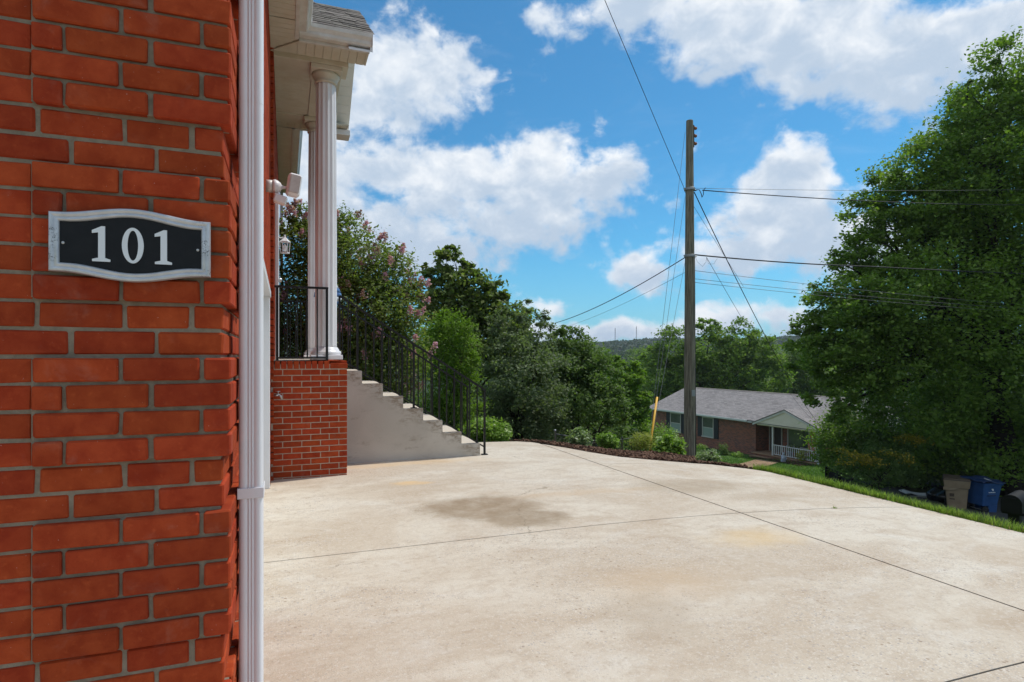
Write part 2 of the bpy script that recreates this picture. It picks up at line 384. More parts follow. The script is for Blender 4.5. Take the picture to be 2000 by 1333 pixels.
def roof_mat():
    m = bpy.data.materials.new('roof_shingles'); m.use_nodes = True; MATS['roof_shingles'] = m
    T = NT(m.node_tree); b = T.n['Principled BSDF']
    o = T.sep(T.add('ShaderNodeTexCoord').outputs['Object'])
    vec = T.comb(o[0], T.math('MULTIPLY', o[1], 1.07), 0.0)
    br = T.add('ShaderNodeTexBrick'); br.inputs['Scale'].default_value = 1
    br.inputs['Brick Width'].default_value = .3; br.inputs['Row Height'].default_value = .14; br.inputs['Mortar Size'].default_value = .008
    br.inputs['Color1'].default_value = (.27, .245, .235, 1); br.inputs['Color2'].default_value = (.15, .135, .13, 1)
    br.inputs['Mortar'].default_value = (.11, .1, .095, 1)
    T.put(br.inputs['Vector'], vec)
    c = T.mix(T.ramp(T.noise(vec, .6, 5, .65), .35, .7, 0, .5), br.outputs[0], (.27, .245, .235))
    T.put(b.inputs['Base Color'], c); b.inputs['Roughness'].default_value = .92
roof_mat()

def ground_mat():
    m = bpy.data.materials.new('ground_cover'); m.use_nodes = True; MATS['ground_cover'] = m
    T = NT(m.node_tree); b = T.n['Principled BSDF']
    pos = T.add('ShaderNodeNewGeometry').outputs['Position']
    c = T.mix(T.ramp(T.noise(pos, .35, 7, .65), .38, .66), (.052, .115, .022), (.085, .15, .03))
    c = T.mix(T.math('MULTIPLY', T.ramp(T.noise(pos, 9, 6, .7), .5, .75), .5), c, (.10, .16, .04))
    dist = T.vmath('LENGTH', pos)
    c = T.mix(T.ramp(dist, 60, 90), c, (.035, .06, .022))
    T.put(b.inputs['Base Color'], c); b.inputs['Roughness'].default_value = .95; b.inputs['Specular IOR Level'].default_value = .1
    bn = T.add('ShaderNodeBump'); bn.inputs['Strength'].default_value = .8; bn.inputs['Distance'].default_value = .05
    T.put(bn.inputs['Height'], T.noise(pos, 25, 5, .7)); T.l.new(bn.outputs[0], b.inputs['Normal'])
ground_mat()
P('woodland_floor', (.03, .028, .018), .95, .05, color2=(.05, .055, .022), var=1, vscale=2, bump=.6, bscale=20)

# ------------------------------------------------------------------ mesh helpers
class MB:
    def __init__(s): s.v = []; s.f = []
    def add(s, vs, fs):
        o = len(s.v); s.v += [tuple(v) for v in vs]; s.f += [tuple(i + o for i in f) for f in fs]; return s
    def box(s, x0, x1, y0, y1, z0, z1, M=None):
        vs = [Vector(p) for p in ((x0, y0, z0), (x1, y0, z0), (x1, y1, z0), (x0, y1, z0), (x0, y0, z1), (x1, y0, z1), (x1, y1, z1), (x0, y1, z1))]
        if M: vs = [M @ v for v in vs]
        return s.add(vs, [(3, 2, 1, 0), (4, 5, 6, 7), (0, 1, 5, 4), (1, 2, 6, 5), (2, 3, 7, 6), (3, 0, 4, 7)])
    def cbox(s, x0, x1, y0, y1, z0, z1, c=.003, jit=0.0, M=None, rng=random):
        """box with chamfered edges and slightly uneven corners"""
        X = (x0, x1); Y = (y0, y1); Z = (z0, z1); sg = (1, -1); idx = {}; vs = []
        for i in (0, 1):
            for j in (0, 1):
                for k in (0, 1):
                    cn = (X[i] + rng.uniform(-jit, jit), Y[j] + rng.uniform(-jit, jit), Z[k] + rng.uniform(-jit, jit))
                    for a in range(3):
                        p = [cn[0] + sg[i] * c, cn[1] + sg[j] * c, cn[2] + sg[k] * c]; p[a] = cn[a]
                        idx[i, j, k, a] = len(vs); vs.append(Vector(p))
        fs = []
        for i in (0, 1):
            q = [idx[i, j, k, 0] for j, k in ((0, 0), (1, 0), (1, 1), (0, 1))]; fs.append(q if i else q[::-1])
            q = [idx[j, i, k, 1] for j, k in ((0, 0), (1, 0), (1, 1), (0, 1))]; fs.append(q[::-1] if i else q)
            q = [idx[j, k, i, 2] for j, k in ((0, 0), (1, 0), (1, 1), (0, 1))]; fs.append(q if i else q[::-1])
        for i in (0, 1):
            for j in (0, 1):
                fs.append([idx[i, j, 0, 0], idx[i, j, 0, 1], idx[i, j, 1, 1], idx[i, j, 1, 0]])
                fs.append([idx[i, 0, j, 0], idx[i, 0, j, 2], idx[i, 1, j, 2], idx[i, 1, j, 0]])
                fs.append([idx[0, i, j, 1], idx[0, i, j, 2], idx[1, i, j, 2], idx[1, i, j, 1]])
                for k in (0, 1): fs.append([idx[i, j, k, a] for a in range(3)])
        if M: vs = [M @ v for v in vs]
        return s.add(vs, fs)
    def prism(s, poly, axis, a, b, M=None):
        """polygon (2-D) extruded along axis from a to b; axis x: (y,z), y: (x,z), z: (x,y)"""
        def pt(p, t): return Vector({'x': (t, p[0], p[1]), 'y': (p[0], t, p[1]), 'z': (p[0], p[1], t)}[axis])
        n = len(poly); vs = [pt(p, a) for p in poly] + [pt(p, b) for p in poly]
        if M: vs = [M @ v for v in vs]
        fs = [tuple(range(n))[::-1], tuple(range(n, 2 * n))] + [(i, (i + 1) % n, n + (i + 1) % n, n + i) for i in range(n)]
        return s.add(vs, fs)
    def tube(s, pts, r, n=8, cap=True):
        pts = [Vector(p) for p in pts]; m = len(pts)
        rs = r if isinstance(r, (list, tuple)) else [r] * m
        vs = []; up = None
        for i, p in enumerate(pts):
            t = (pts[min(i + 1, m - 1)] - pts[max(i - 1, 0)]).normalized()
            if up is None:
                up = t.orthogonal().normalized()
            up = (up - t * up.dot(t)).normalized(); w = t.cross(up)
            for k in range(n):
                a = 2 * math.pi * k / n; vs.append(p + (up * math.cos(a) + w * math.sin(a)) * rs[i])
        fs = [(i * n + k, i * n + (k + 1) % n, (i + 1) * n + (k + 1) % n, (i + 1) * n + k) for i in range(m - 1) for k in range(n)]
        if cap: fs += [tuple(range(n))[::-1], tuple(range((m - 1) * n, m * n))]
        return s.add(vs, fs)
    def lathe(s, prof, n=24, M=None, flute=0.0, nf=0):
        """profile (r,z) turned round z"""
        vs = []
        for r, z in prof:
            for k in range(n):
                a = 2 * math.pi * k / n
                rr = r
                if nf: rr = r * (1 - flute * (0.5 - 0.5 * math.cos(a * nf)) ** .6)
                vs.append(Vector((rr * math.cos(a), rr * math.sin(a), z)))
        if M: vs = [M @ v for v in vs]
        m = len(prof)
        fs = [(i * n + k, i * n + (k + 1) % n, (i + 1) * n + (k + 1) % n, (i + 1) * n + k) for i in range(m - 1) for k in range(n)]
        fs += [tuple(range(n))[::-1], tuple(range((m - 1) * n, m * n))]
        return s.add(vs, fs)
    def mesh(s, name):
        me = bpy.data.meshes.new(name); me.from_pydata(s.v, [], s.f)
        bm = bmesh.new(); bm.from_mesh(me); bmesh.ops.recalc_face_normals(bm, faces=bm.faces); bm.to_mesh(me); bm.free()
        me.update(); return me
    def build(s, name, mat, parent=None, smooth=False, loc=None):
        return obj(name, s.mesh(name), mat, parent, smooth, loc)

def obj(name, me, mat=None, parent=None, smooth=False, loc=None):
    if mat is not None and not me.materials: me.materials.append(MATS[mat])
    if smooth: me.shade_smooth()
    o = bpy.data.objects.new(name, me); COL.objects.link(o)
    if parent is not None: o.parent = parent
    if loc is not None: o.location = loc
    return o

def tag(o, label=None, cat=None, group=None, kind=None):
    if label: o['label'] = label
    if cat: o['category'] = cat
    if group: o['group'] = group
    if kind: o['kind'] = kind
    return o

def thing(name, label, cat, loc=(0, 0, 0), rz=0.0, group=None):
    o = bpy.data.objects.new(name, None); COL.objects.link(o); o.empty_display_size = .1
    o.location = loc; o.rotation_euler = (0, 0, rz)
    return tag(o, label, cat, group)

def smooth_by_angle(o, deg=35):
    me = o.data; me.shade_smooth()
    bm = bmesh.new(); bm.from_mesh(me)
    for e in bm.edges:
        if len(e.link_faces) == 2 and e.calc_face_angle(0) > R(deg): e.smooth = False
    bm.to_mesh(me); bm.free(); return o

# ------------------------------------------------------------------ terrain
def zdrive(X): return -.011 * max(0.0, X - 2.0) ** 2
CTRL = np.array([
    (6.3, -6, -.24), (6.3, -3, -.24), (6.3, 0, -.24), (6.3, 1.7, -.24), (6.3, 3.4, -.24), (6.3, 5.2, -.24), (6.3, 6.5, -.24), (5.72, 7.05, -.19), (5.1, 7.35, -.15), (4.65, 7.75, -.13), (4.25, 8.6, -.10), (4.0, 9.4, -.10), (2, 9.5, -.10), (0, 9.5, -.08), (-3, 8, -.2), (-6, 0, -.2), (0, -5, -.1), (3, -5, -.1), (3, 4, -.1), (3, 0, -.1), (1, 6, -.1), (0, 2, -.1),
    (7.1, 0, -.50), (7.1, 3, -.50), (7.1, 5.5, -.55), (7.2, 7.0, -.58), (5.3, 9.2, -.30), (5.6, 9.0, -.33), (6.4, 9.2, -.41), (6.95, 8.9, -.50), (6.2, 7.5, -.33),
    (8.9, 11.6, -1.08), (7.6, 10.2, -.74), (6, 11.6, -1.0), (1.2, 12.5, -.7), (4, 14, -1.3), (8.6, 18, -2.7), (10.3, 5.7, -2.05), (9.8, 0, -1.75), (12, -6, -1.7), (8.3, 3.5, -1.1), (8.3, 0, -1.05), (8.4, 7.0, -.98),
    (20, 13.2, -3.62), (16, 8, -3.05), (14, 3, -2.6), (13, 13, -2.6), (30, 36, -6.05), (29, 45, -6.1), (33, 40, -6.2), (22, 26, -4.8), (15, 22, -3.6), (26, 18, -4.2), (35, 25, -5.6),
    (40, 60, -7.2), (20, 60, -7.5), (2, 40, -5), (-10, 20, -1.2), (-15, 40, -3), (50, 20, -5.5), (60, 60, -8), (-20, -10, 0), (20, -15, -2.5), (45, 0, -4.5), (-30, 60, -6)], float)
def _phi(r2): return np.where(r2 > 1e-9, r2 * np.log(np.maximum(r2, 1e-9)) * .5, 0)
_n = len(CTRL); _S = 20.0
_P = CTRL[:, :2] / _S
_K = _phi(((_P[:, None] - _P[None]) ** 2).sum(-1)) + np.eye(_n) * 2e-4
_A = np.zeros((_n + 3, _n + 3)); _A[:_n, :_n] = _K; _A[:_n, _n] = 1; _A[:_n, n1 if False else _n + 1:] = _P; _A[_n, :_n] = 1; _A[_n + 1:, :_n] = _P.T
_w = np.linalg.solve(_A, np.concatenate([CTRL[:, 2], [0, 0, 0]]))
def terr(X, Y):
    X = np.asarray(X, float); Y = np.asarray(Y, float); sh = X.shape
    q = np.stack([X.ravel(), Y.ravel()], -1) / _S
    z = np.zeros(len(q))
    for i0 in range(0, len(q), 4000):
        qq = q[i0:i0 + 4000]
        z[i0:i0 + 4000] = _phi(((qq[:, None] - _P[None]) ** 2).sum(-1)) @ _w[:_n] + _w[_n] + qq @ _w[_n + 1:]
    z = z.reshape(sh)
    r = np.hypot(X, Y); f = np.clip((r - 50) / 40, 0, 1); f = f * f * (3 - 2 * f)
    s = np.clip((r - 260) / 620, 0, 1); s = s * s * (3 - 2 * s)
    az = np.arctan2(X, Y)
    ridge = 13 + 3.0 * np.sin(az * 9 + 1.0) + 1.8 * np.sin(az * 23 + .4) + 4.5 * np.clip((az - .75) * 5, 0, 1)
    far = -11 + s * (ridge + 11) - 3.0 * np.exp(-((r - 170) / 90) ** 2)
    z = z * (1 - f) + far * f
    # keep the earth below the driveway and the house
    dv = np.array([(-20, -30), (6.22, -30), (6.22, 6.45), (6.07, 6.64), (5.67, 6.95), (5.02, 7.24), (4.57, 7.57), (4.32, 8.02), (4.14, 8.52), (3.84, 9.17), (3.6, 9.29), (-.16, 9.32), (-.16, 14.2), (-20, 14.2)])
    ins = np.zeros(X.shape, bool); j = len(dv) - 1
    for i in range(len(dv)):
        (x1, y1), (x2, y2) = dv[i], dv[j]; j = i
        if y1 == y2: continue
        ins ^= ((y1 > Y) != (y2 > Y)) & (X < (x2 - x1) * (Y - y1) / (y2 - y1) + x1)
    return np.where(ins, np.minimum(z, -.011 * np.maximum(0, X - 2) ** 2 - .055), z)
def tz(x, y): return float(terr(np.array([x]), np.array([y]))[0])

def build_ground():
    t = np.linspace(-1, 1, 300)
    ax = np.sinh(t * 7.4) / np.sinh(7.4) * 2400
    gx = 7 + ax; gy = 9 + ax
    XX, YY = np.meshgrid(gx, gy); ZZ = terr(XX, YY)
    v = np.stack([XX, YY, ZZ], -1).reshape(-1, 3); n = len(gx)
    i = np.arange(n * n).reshape(n, n)
    f = np.stack([i[:-1, :-1], i[:-1, 1:], i[1:, 1:], i[1:, :-1]], -1).reshape(-1, 4)
    me = np_mesh('ground', v, f)
    o = obj('ground', me, 'ground_cover', smooth=True)
    tag(o, kind='structure')

def np_mesh(name, v, f):
    me = bpy.data.meshes.new(name); nv = len(v); nf, k = f.shape
    me.vertices.add(nv); me.vertices.foreach_set('co', np.ascontiguousarray(v, np.float32).ravel())
    me.loops.add(nf * k); me.loops.foreach_set('vertex_index', np.ascontiguousarray(f, np.int32).ravel())
    me.polygons.add(nf); me.polygons.foreach_set('loop_start', np.arange(0, nf * k, k, dtype=np.int32))
    me.update(calc_edges=True); return me

build_ground()

def poly_patch(name, poly, zf, mat, step=.35, thick=0.0, parent=None, bevel=0.0):
    """flat polygon cut into strips and draped with zf(x,y); optional thickness downwards"""
    bm = bmesh.new(); vs = [bm.verts.new((x, y, 0)) for x, y in poly]; bm.faces.new(vs)
    xs = [p[0] for p in poly]; ys = [p[1] for p in poly]
    for lo, hi, nrm in ((min(xs), max(xs), (1, 0, 0)), (min(ys), max(ys), (0, 1, 0))):
        k = lo + step
        while k < hi - .02:
            bmesh.ops.bisect_plane(bm, geom=bm.verts[:] + bm.edges[:] + bm.faces[:], plane_co=(k * nrm[0], k * nrm[1], 0), plane_no=nrm); k += step
    bmesh.ops.recalc_face_normals(bm, faces=bm.faces)
    if bm.faces[:] and bm.faces[:][0].normal.z < 0: bmesh.ops.reverse_faces(bm, faces=bm.faces[:])
    if thick:
        top = bm.faces[:]
        ret = bmesh.ops.extrude_face_region(bm, geom=top)
        for e in ret['geom']:
            if isinstance(e, bmesh.types.BMVert): e.co.z += thick
        for v in bm.verts: v.co.z += zf(v.co.x, v.co.y) - thick
        bmesh.ops.recalc_face_normals(bm, faces=bm.faces)
    else:
        for v in bm.verts: v.co.z = zf(v.co.x, v.co.y)
    me = bpy.data.meshes.new(name); bm.to_mesh(me); bm.free()
    return obj(name, me, mat, parent)

# driveway: joint filler bed with the poured slabs lying on it
zf = lambda x, y: zdrive(x)
drive = poly_patch('driveway', [(-.14, -4.5), (6.15, -4.5), (6.15, 6.55), (5.6, 6.9), (4.5, 7.5), (4.15, 8.2), (3.8, 9.1), (-.14, 9.1)], lambda x, y: zdrive(x) - .007, 'joint_filler', .5)
tag(drive, kind='structure')
def slab(poly): return poly_patch('slab', poly, zf, 'driveway_concrete', .45, .11, drive)
g = .005; XB = 3.9
for y0, y1 in ((-4.5, -.9), (-.9, 1.74), (1.74, 4.37)):
    slab([(-.15, y0 + g), (XB - .009, y0 + g), (XB - .009, y1 - g), (-.15, y1 - g)])
    slab([(XB + .009, y0 + g), (6.2, y0 + g), (6.2, y1 - g), (XB + .009, y1 - g)])
slab([(-.15, 4.37 + g), (XB - .009, 4.37 + g), (XB - .009, 9.0), (3.82, 9.15), (3.6, 9.27), (-.15, 9.3)])
slab([(XB + .009, 4.37 + g), (6.2, 4.37 + g), (6.2, 6.4), (6.05, 6.62), (5.66, 6.93), (5.45, 7.0), (XB + .009, 7.0)])
slab([(XB + .009, 7.0 + g * 1.5), (5.42, 7.0 + g * 1.5), (5.0, 7.22), (4.55, 7.55), (4.3, 8.0), (4.12, 8.5), (XB + .009, 8.93)])
slab([(-.32, 3.56), (-.1503, 3.56), (-.1503, 6.89), (-.32, 6.89)])
pad = poly_patch('side_path', [(-9, -4.5), (-.157, -4.5), (-.157, 1.9), (-9, 1.9)], lambda x, y: -.004, 'driveway_concrete', 3, .1)
tag(pad, kind='structure')

# street, neighbour's paths, mulch bed: sheets laid on the ground
def drape(dz): return lambda x, y: tz(x, y) + dz
st = poly_patch('street', [(9.0, -30), (13.5, -30), (14.2, 0), (15.6, 6), (19, 10.2), (27, 14.2), (48, 22), (47, 27), (30, 20.5), (20.5, 16.2), (15.5, 12.2), (11.6, 7.6), (9.6, 2)], drape(.03), 'asphalt', .8)
tag(st, kind='structure')
# ------------------------------------------------------------------ brick house
PITCH = .0677; Z0 = 1.394 - 21 * PITCH      # a course starts on every Z0 + n*PITCH
YF = 1.77; YP = 1.752; XF = -.154; XPQ = -.136       # flush and proud faces of the gable wall and the side wall
house = thing('brick_house', 'red brick house with raised corner quoins, white gutters and columned side porch', 'house', (-.15, 1.77, 0))
HOFF = Vector((-.15, 1.77, 0))
def hp(mb, name, mat, parent=None, smooth=False):
    """build a part of the house (world coordinates in, house-relative out)"""
    mb.v = [tuple(Vector(v) - HOFF) for v in mb.v]
    return mb.build(name, mat, parent or house, smooth)

BM_CACHE = {}
def brick_mesh(sx, sy, sz, c=.0035, jit=.0012):
    key = (round(sx, 3), round(sy, 3), round(sz, 3)); lst = BM_CACHE.setdefault(key, [])
    if len(lst) < 7:
        c = c * random.uniform(.7, 1.5)
        m = MB().cbox(-sx / 2, sx / 2, -sy / 2, sy / 2, -sz / 2, sz / 2, c, jit).mesh('brick'); lst.append(m); return m
    return random.choice(lst)
def brick(x0, x1, y0, y1, z0, z1, parent, c=.0035, jit=.0013, name='brick'):
    me = brick_mesh(x1 - x0, y1 - y0, z1 - z0, c, jit)
    o = obj(name, me, 'red_brick', parent)
    o.location = Vector(((x0 + x1) / 2, (y0 + y1) / 2, (z0 + z1) / 2)) - HOFF + Vector([random.uniform(-.0008, .0008) for _ in range(3)])
    o.rotation_euler = (random.uniform(-.004, .004), random.uniform(-.004, .004), random.uniform(-.006, .006))
    return o

def quoin_state(n):
    """courses counted from the one whose top is at eye height; returns (proud, row in pattern)"""
    # pattern downward from top z=1.394: 4 proud, 2 flush, 5 proud, 2 flush ... upward: 2 flush, 5 proud, 2 flush, 5 proud
    if n < 0:
        k = -n - 1; seq = [0, 0, 1, 1, 1, 1, 1]; return bool(seq[k % 7]), k
    if n < 4: return True, n
    k = n - 4; seq = [0, 0, 1, 1, 1, 1, 1]; return bool(seq[k % 7]), k

gable = MB()
gable.box(-9, XF - .008, YF + .0045, YF + .25, -.2, 4.86)
gable.prism([(-9, 4.86), (XF - .008, 4.86), (-4.6, 7.9)], 'y', YF + .0045, YF + .25)
gable = hp(gable, 'gable_wall', 'mortar')
side = MB()
side.box(XF - .26, XF - .009, YF + .252, 3.55, -.2, 4.86); side.box(XF - .26, XF - .009, 6.9, 14, -.2, 4.86); side.box(XF - .26, XF - .009, 3.55, 6.9, 2.06, 4.86)
side = hp(side, 'side_wall', 'mortar')

stuff_g = MB(); stuff_s = MB()
def quoin_block(z0, z1):
    mb = MB(); mb.box(-.574, XPQ - .008, YP + .009, YF + .02, z0, z1)
    return hp(mb, 'quoin_bed', 'mortar', gable)
H = PITCH - .0092
nb = 0
for n in range(-52, 22):
    zt_ = 1.394 - n * PITCH; zb_ = zt_ - H
    proud, k = quoin_state(n)
    vis = 0.42 < (zb_ + zt_) / 2 < 2.46
    yf = YP if proud else YF; xc = XPQ if proud else XF
    # row by row positions (read from the photograph), right to left
    if proud:
        kk = k if n >= 0 and n < 4 else (k + (0 if n < 0 else 0))
        typ = (n % 2 == 0) if 0 <= n < 4 else ((n - 6) % 2 == 0 if n >= 4 else (n % 2 == 1))
        if typ: row = [(-.571, -.391), (-.383, -.210), (-.2005, xc)]; sidelen = .180
        else: row = [(-.571, -.510), (-.503, -.327), (-.316, xc)]; sidelen = .062
        xl = -.5745
    else:
        first = (seqk := (k % 7)) == 0
        if n < 0: first = not first
        if first: row = [(-.561, -.387), (-.378, -.236), (-.224, xc)]; sidelen = .195
        else: row = [(-.690, -.501), (-.492, -.316), (-.308, xc)]; sidelen = .195
        xl = row[0][0] - .009
    # bricks further left in the plain bond
    x = xl; off = 0; a = random.uniform(-.002, .002)
    first_len = .18 if (n % 2) else .085
    left = []
    ln = first_len if proud else .18
    while x > -2.6:
        left.append((x - ln, x)); x -= ln + .0095; ln = .18
    for (x0, x1) in row:
        corner = x1 == xc
        y1 = yf + (sidelen if corner else .09)
        if vis: brick(x0 + .0005, x1 - (0 if corner else .0008), yf, y1, zb_, zt_, gable); nb += 1
        else: stuff_g.cbox(x0, x1, yf, y1, zb_, zt_, .0035, .0008)
    for i, (x0, x1) in enumerate(left):
        j = random.uniform(-.0015, .0015)
        if vis and x1 > -.86: brick(x0 + j, x1 + j, YF, YF + .09, zb_, zt_, gable); nb += 1
        else: stuff_g.cbox(x0, x1, YF, YF + .09, zb_, zt_, .0035, .0008)
    # return along the side wall
    y = yf + sidelen + .010; ln = .18; cnt = 0
    qend = 2.26
    while y < 14:
        xs = xc if (proud and y < qend) else XF
        y2 = y + ln
        if proud and y < qend and y2 > qend - .06: y2 = qend
        if not (3.52 < y2 and y < 6.93 and zt_ < 2.10):
            if vis and y < 2.1: brick(xs - .06, xs, y, y2, zb_, zt_, side); nb += 1
            elif not (vis and y < 2.0):
                xo = xs + (.034 if y > 7.10 else 0)
                stuff_s.cbox(xo - .06 - (.03 if y > 7.10 else 0), xo, y, y2, zb_, zt_, .003, .0006)
        y = y2 + .0095; ln = .18
# mortar behind the quoins
def quoin_beds():
    runs = []; cur = None
    for n in range(-52, 22):
        if quoin_state(n)[0]: cur = [n, n] if cur is None else [cur[0], n]
        elif cur: runs.append(cur); cur = None
    for a, b in runs:
        zt_ = 1.394 - a * PITCH - .004; zb_ = 1.394 - (b + 1) * PITCH + .012
        m = MB(); m.box(-.574, XPQ - .009, YP + .011, YF + .03, zb_, zt_); m.box(XF - .05, XPQ - .009, YF + .031, 2.255, zb_, zt_)
        hp(m, 'quoin_mortar', 'mortar', gable)
quoin_beds()
tag(hp(stuff_g, 'brickwork', 'red_brick', gable), kind='stuff')
tag(hp(stuff_s, 'brickwork', 'red_brick', side), kind='stuff')
print('bricks', nb)

# garage opening in the side wall: white jambs and sectional door
gd = MB(); gd.box(-.33, -.30, 3.55, 6.9, 0.005, 2.04)
gd = hp(gd, 'garage_door', 'white_paint')
for i in range(4):
    for j in range(4):
        m = MB().cbox(-.302, -.285, 3.62 + j * .82, 3.62 + j * .82 + .74, .06 + i * .5, .06 + i * .5 + .40, .008); hp(m, 'door_panel', 'white_paint', gd)
m = MB(); m.cbox(-.30, -.152, 6.78, 6.90, .0, 2.02, .004); hp(m, 'garage_jamb', 'white_paint')
m = MB(); m.cbox(-.30, -.152, 3.55, 3.67, .0, 2.02, .004); hp(m, 'garage_jamb', 'white_paint')
m = MB(); m.cbox(-.30, -.142, 3.50, 6.93, 2.02, 2.09, .004); hp(m, 'garage_header', 'white_paint')

# porch base with brick courses and rowlock cap
PX0, PX1, PY0, PY1 = -.15, .68, 7.25, 9.35
m = MB(); m.box(PX0, PX1 - .006, PY0 + .006, PY1 - .006, -.2, 1.300); pier = hp(m, 'porch_base', 'porch_mortar')
pst = MB(); zc = -.05; row = 0
while zc < 1.235:
    zt_ = min(zc + .0585, 1.238)
    x = PX1; first = True
    ln = .195 if row % 2 else .088
    while x > PX0 + .004:
        x0 = max(x - ln, PX0 + .002)
        if x - x0 > .02: brick(x0, x, PY0, PY0 + (.09 if not (first and ln < .1) else .195), zc, zt_, pier, .0028, .0006)
        x = x0 - .0095; ln = .195; first = False
    y = PY0 + (.2045 if row % 2 == 0 else .0995)
    while y < PY1 - .03:
        y2 = min(y + .195, PY1); pst.cbox(PX1 - .09, PX1, y, y2, zc, zt_, .0028, .0006); y = y2 + .0095
    x = PX0 + .05
    while x < PX1 - .1:
        pst.cbox(x, x + .195, PY1 - .09, PY1, zc, zt_, .0028, .0006); x += .2045
    zc += PITCH + .0006; row += 1
z0r, z1r = 1.249, 1.339
x = PX1 + .004
brick(x - .195, x, PY0 - .004, PY0 + .092, z0r, z1r - .03, pier, .003, .0006); x -= .2045
while x > PX0 + .03:
    brick(max(x - .058, PX0), x, PY0 - .004, PY0 + .19, z0r, z1r, pier, .003, .0006); x -= .0665
y = PY0 + .10
while y < PY1 - .05:
    pst.cbox(PX1 - .19, PX1 + .004, y, y + .058, z0r, z1r, .003, .0006); y += .0665
tag(hp(pst, 'brickwork', 'red_brick', pier), kind='stuff')
m = MB(); m.cbox(PX0 + .002, PX1 - .20, PY0 + .195, PY1 - .02, 1.22, 1.352, .006); m.cbox(PX0 + .002, PX0 + .13, PY0 + .02, PY0 + .193, 1.3395, 1.353, .002)
hp(m, 'porch_floor', 'stair_concrete')

# columns
def column(cx, cy, zb, zt):
    h = zt - zb; n = 104
    m = MB(); r = .127
    m.lathe([(r, .14), (r, .17), (r, h * .4), (r * .97, h * .7), (r * .92, h - .20), (r * .92, h - .17)], n, Matrix.Translation((cx, cy, zb)), .07, 13)
    sh = hp(m, 'column', 'column_paint', None, True)
    m = MB(); m.cbox(cx - .18, cx + .18, cy - .18, cy + .18, zb, zb + .055, .006)
    hp(m, 'plinth', 'column_paint', sh)
    m = MB(); m.lathe([(.172, .055), (.178, .075), (.172, .098), (.155, .105), (.150, .122), (.142, .130), (.137, .145), (.12, .146)], 40, Matrix.Translation((cx, cy, zb)))
    hp(m, 'base_moulding', 'column_paint', sh, True)
    m = MB(); m.lathe([(.115, h - .175), (.132, h - .172), (.132, h - .15), (.126, h - .145), (.130, h - .12), (.150, h - .085), (.165, h - .055), (.10, h - .054)], 40, Matrix.Translation((cx, cy, zb)))
    hp(m, 'capital', 'vinyl', sh, True)
    m = MB(); m.cbox(cx - .178, cx + .178, cy - .178, cy + .178, zt - .053, zt, .005); hp(m, 'abacus', 'vinyl', sh)
ZC = 4.80
column(.455, 7.47, 1.353, ZC); column(.43, 9.12, 1.353, ZC)

# eaves: main soffit, gutter, porch roof
ZS = 4.857
def soffit_main(y0, y1, nm):
    m = MB(); m.box(XF, .14, y0, y1, ZS + .012, ZS + .03); s = hp(m, nm, 'vinyl')
    y = y0
    while y < y1 - .01:
        y2 = min(y + .098, y1); mm = MB().cbox(XF, .138, y, y2 - .006, ZS, ZS + .011, .003); hp(mm, 'soffit_panel', 'vinyl', s); y = y2
soffit_main(5.2, 6.55, 'eave_soffit'); soffit_main(9.70, 13.6, 'eave_soffit')
m = MB(); m.box(XF, .14, 1.45, 5.198, ZS, ZS + .03); hp(m, 'eave_soffit', 'vinyl')
GP = [(0, 0), (.07, 0), (.085, .02), (.09, .05), (.118, .085), (.125, .125), (.118, .128), (.112, .088), (.083, .056), (.077, .026), (.066, .008), (.008, .008), (.008, .125), (0, .125)]
def gutter_y(y0, y1):
    m = MB(); m.prism([(.142 + a, ZS + .02 + b) for a, b in GP], 'y', y0, y1); return hp(m, 'gutter', 'gutter_paint')
gutter_y(1.4, 6.795); gutter_y(9.75, 13.7)
for ya_, yb_ in ((1.4, 6.9), (9.7, 13.7)): hp(MB().box(.10, .1405, ya_, yb_, ZS - .012, ZS + .17), 'fascia', 'gutter_paint')
# near gutter of the porch roof, running out from the wall
YG = 6.93
m = MB(); m.prism([(YG - .002 - a, ZS + .02 + b) for a, b in GP], 'x', .145, .915); pg = hp(m, 'gutter', 'gutter_paint')
m = MB(); m.box(.9152, .9175, YG - .127, YG - .002, ZS + .02, ZS + .147); hp(m, 'end_cap', 'gutter_paint', pg)
m = MB(); m.prism([(YG - .13, ZS + .15), (YG - .005, ZS + .15), (YG - .06, ZS + .27), (YG - .1, ZS + .24)], 'x', .27, .274); hp(m, 'splash_guard', 'white_paint', pg)
m = MB(); m.cbox(.142, .90, YG - .0005, YG + .03, ZS - .015, ZS + .16, .003); hp(m, 'fascia', 'gutter_paint')
# soffit under the near eave, one panel per plank, mitred at the wall
m = MB(); m.box(XF, .90, 6.962, 7.285, ZS + .012, ZS + .03); ps = hp(m, 'porch_soffit', 'vinyl')
x = XF
while x < .895:
    x2 = min(x + .093, .90)
    mit = lambda xx: max(6.962, 7.28 - max(0.0, (xx - XF)) * 1.09)
    mm = MB().prism([(x + .003, mit(x)), (x2 - .003, mit(x2)), (x2 - .003, 7.28), (x + .003, 7.28)], 'z', ZS, ZS + .011); hp(mm, 'soffit_panel', 'vinyl', ps); x = x2
y = 6.56
while y < 7.25:
    y2 = y + .095; xm = XF + max(0.0, (7.28 - y2)) / 1.09
    if xm > XF + .02: mm = MB().cbox(XF, min(.138, xm), y, y2 - .006, ZS - .0015, ZS + .009, .002); hp(mm, 'soffit_panel', 'vinyl', ps)
    y = y2
m = MB(); m.tube([(XF, 7.28, ZS - .003), (.139, 6.962, ZS - .003)], .007, 6); hp(m, 'mitre_trim', 'vinyl', ps)
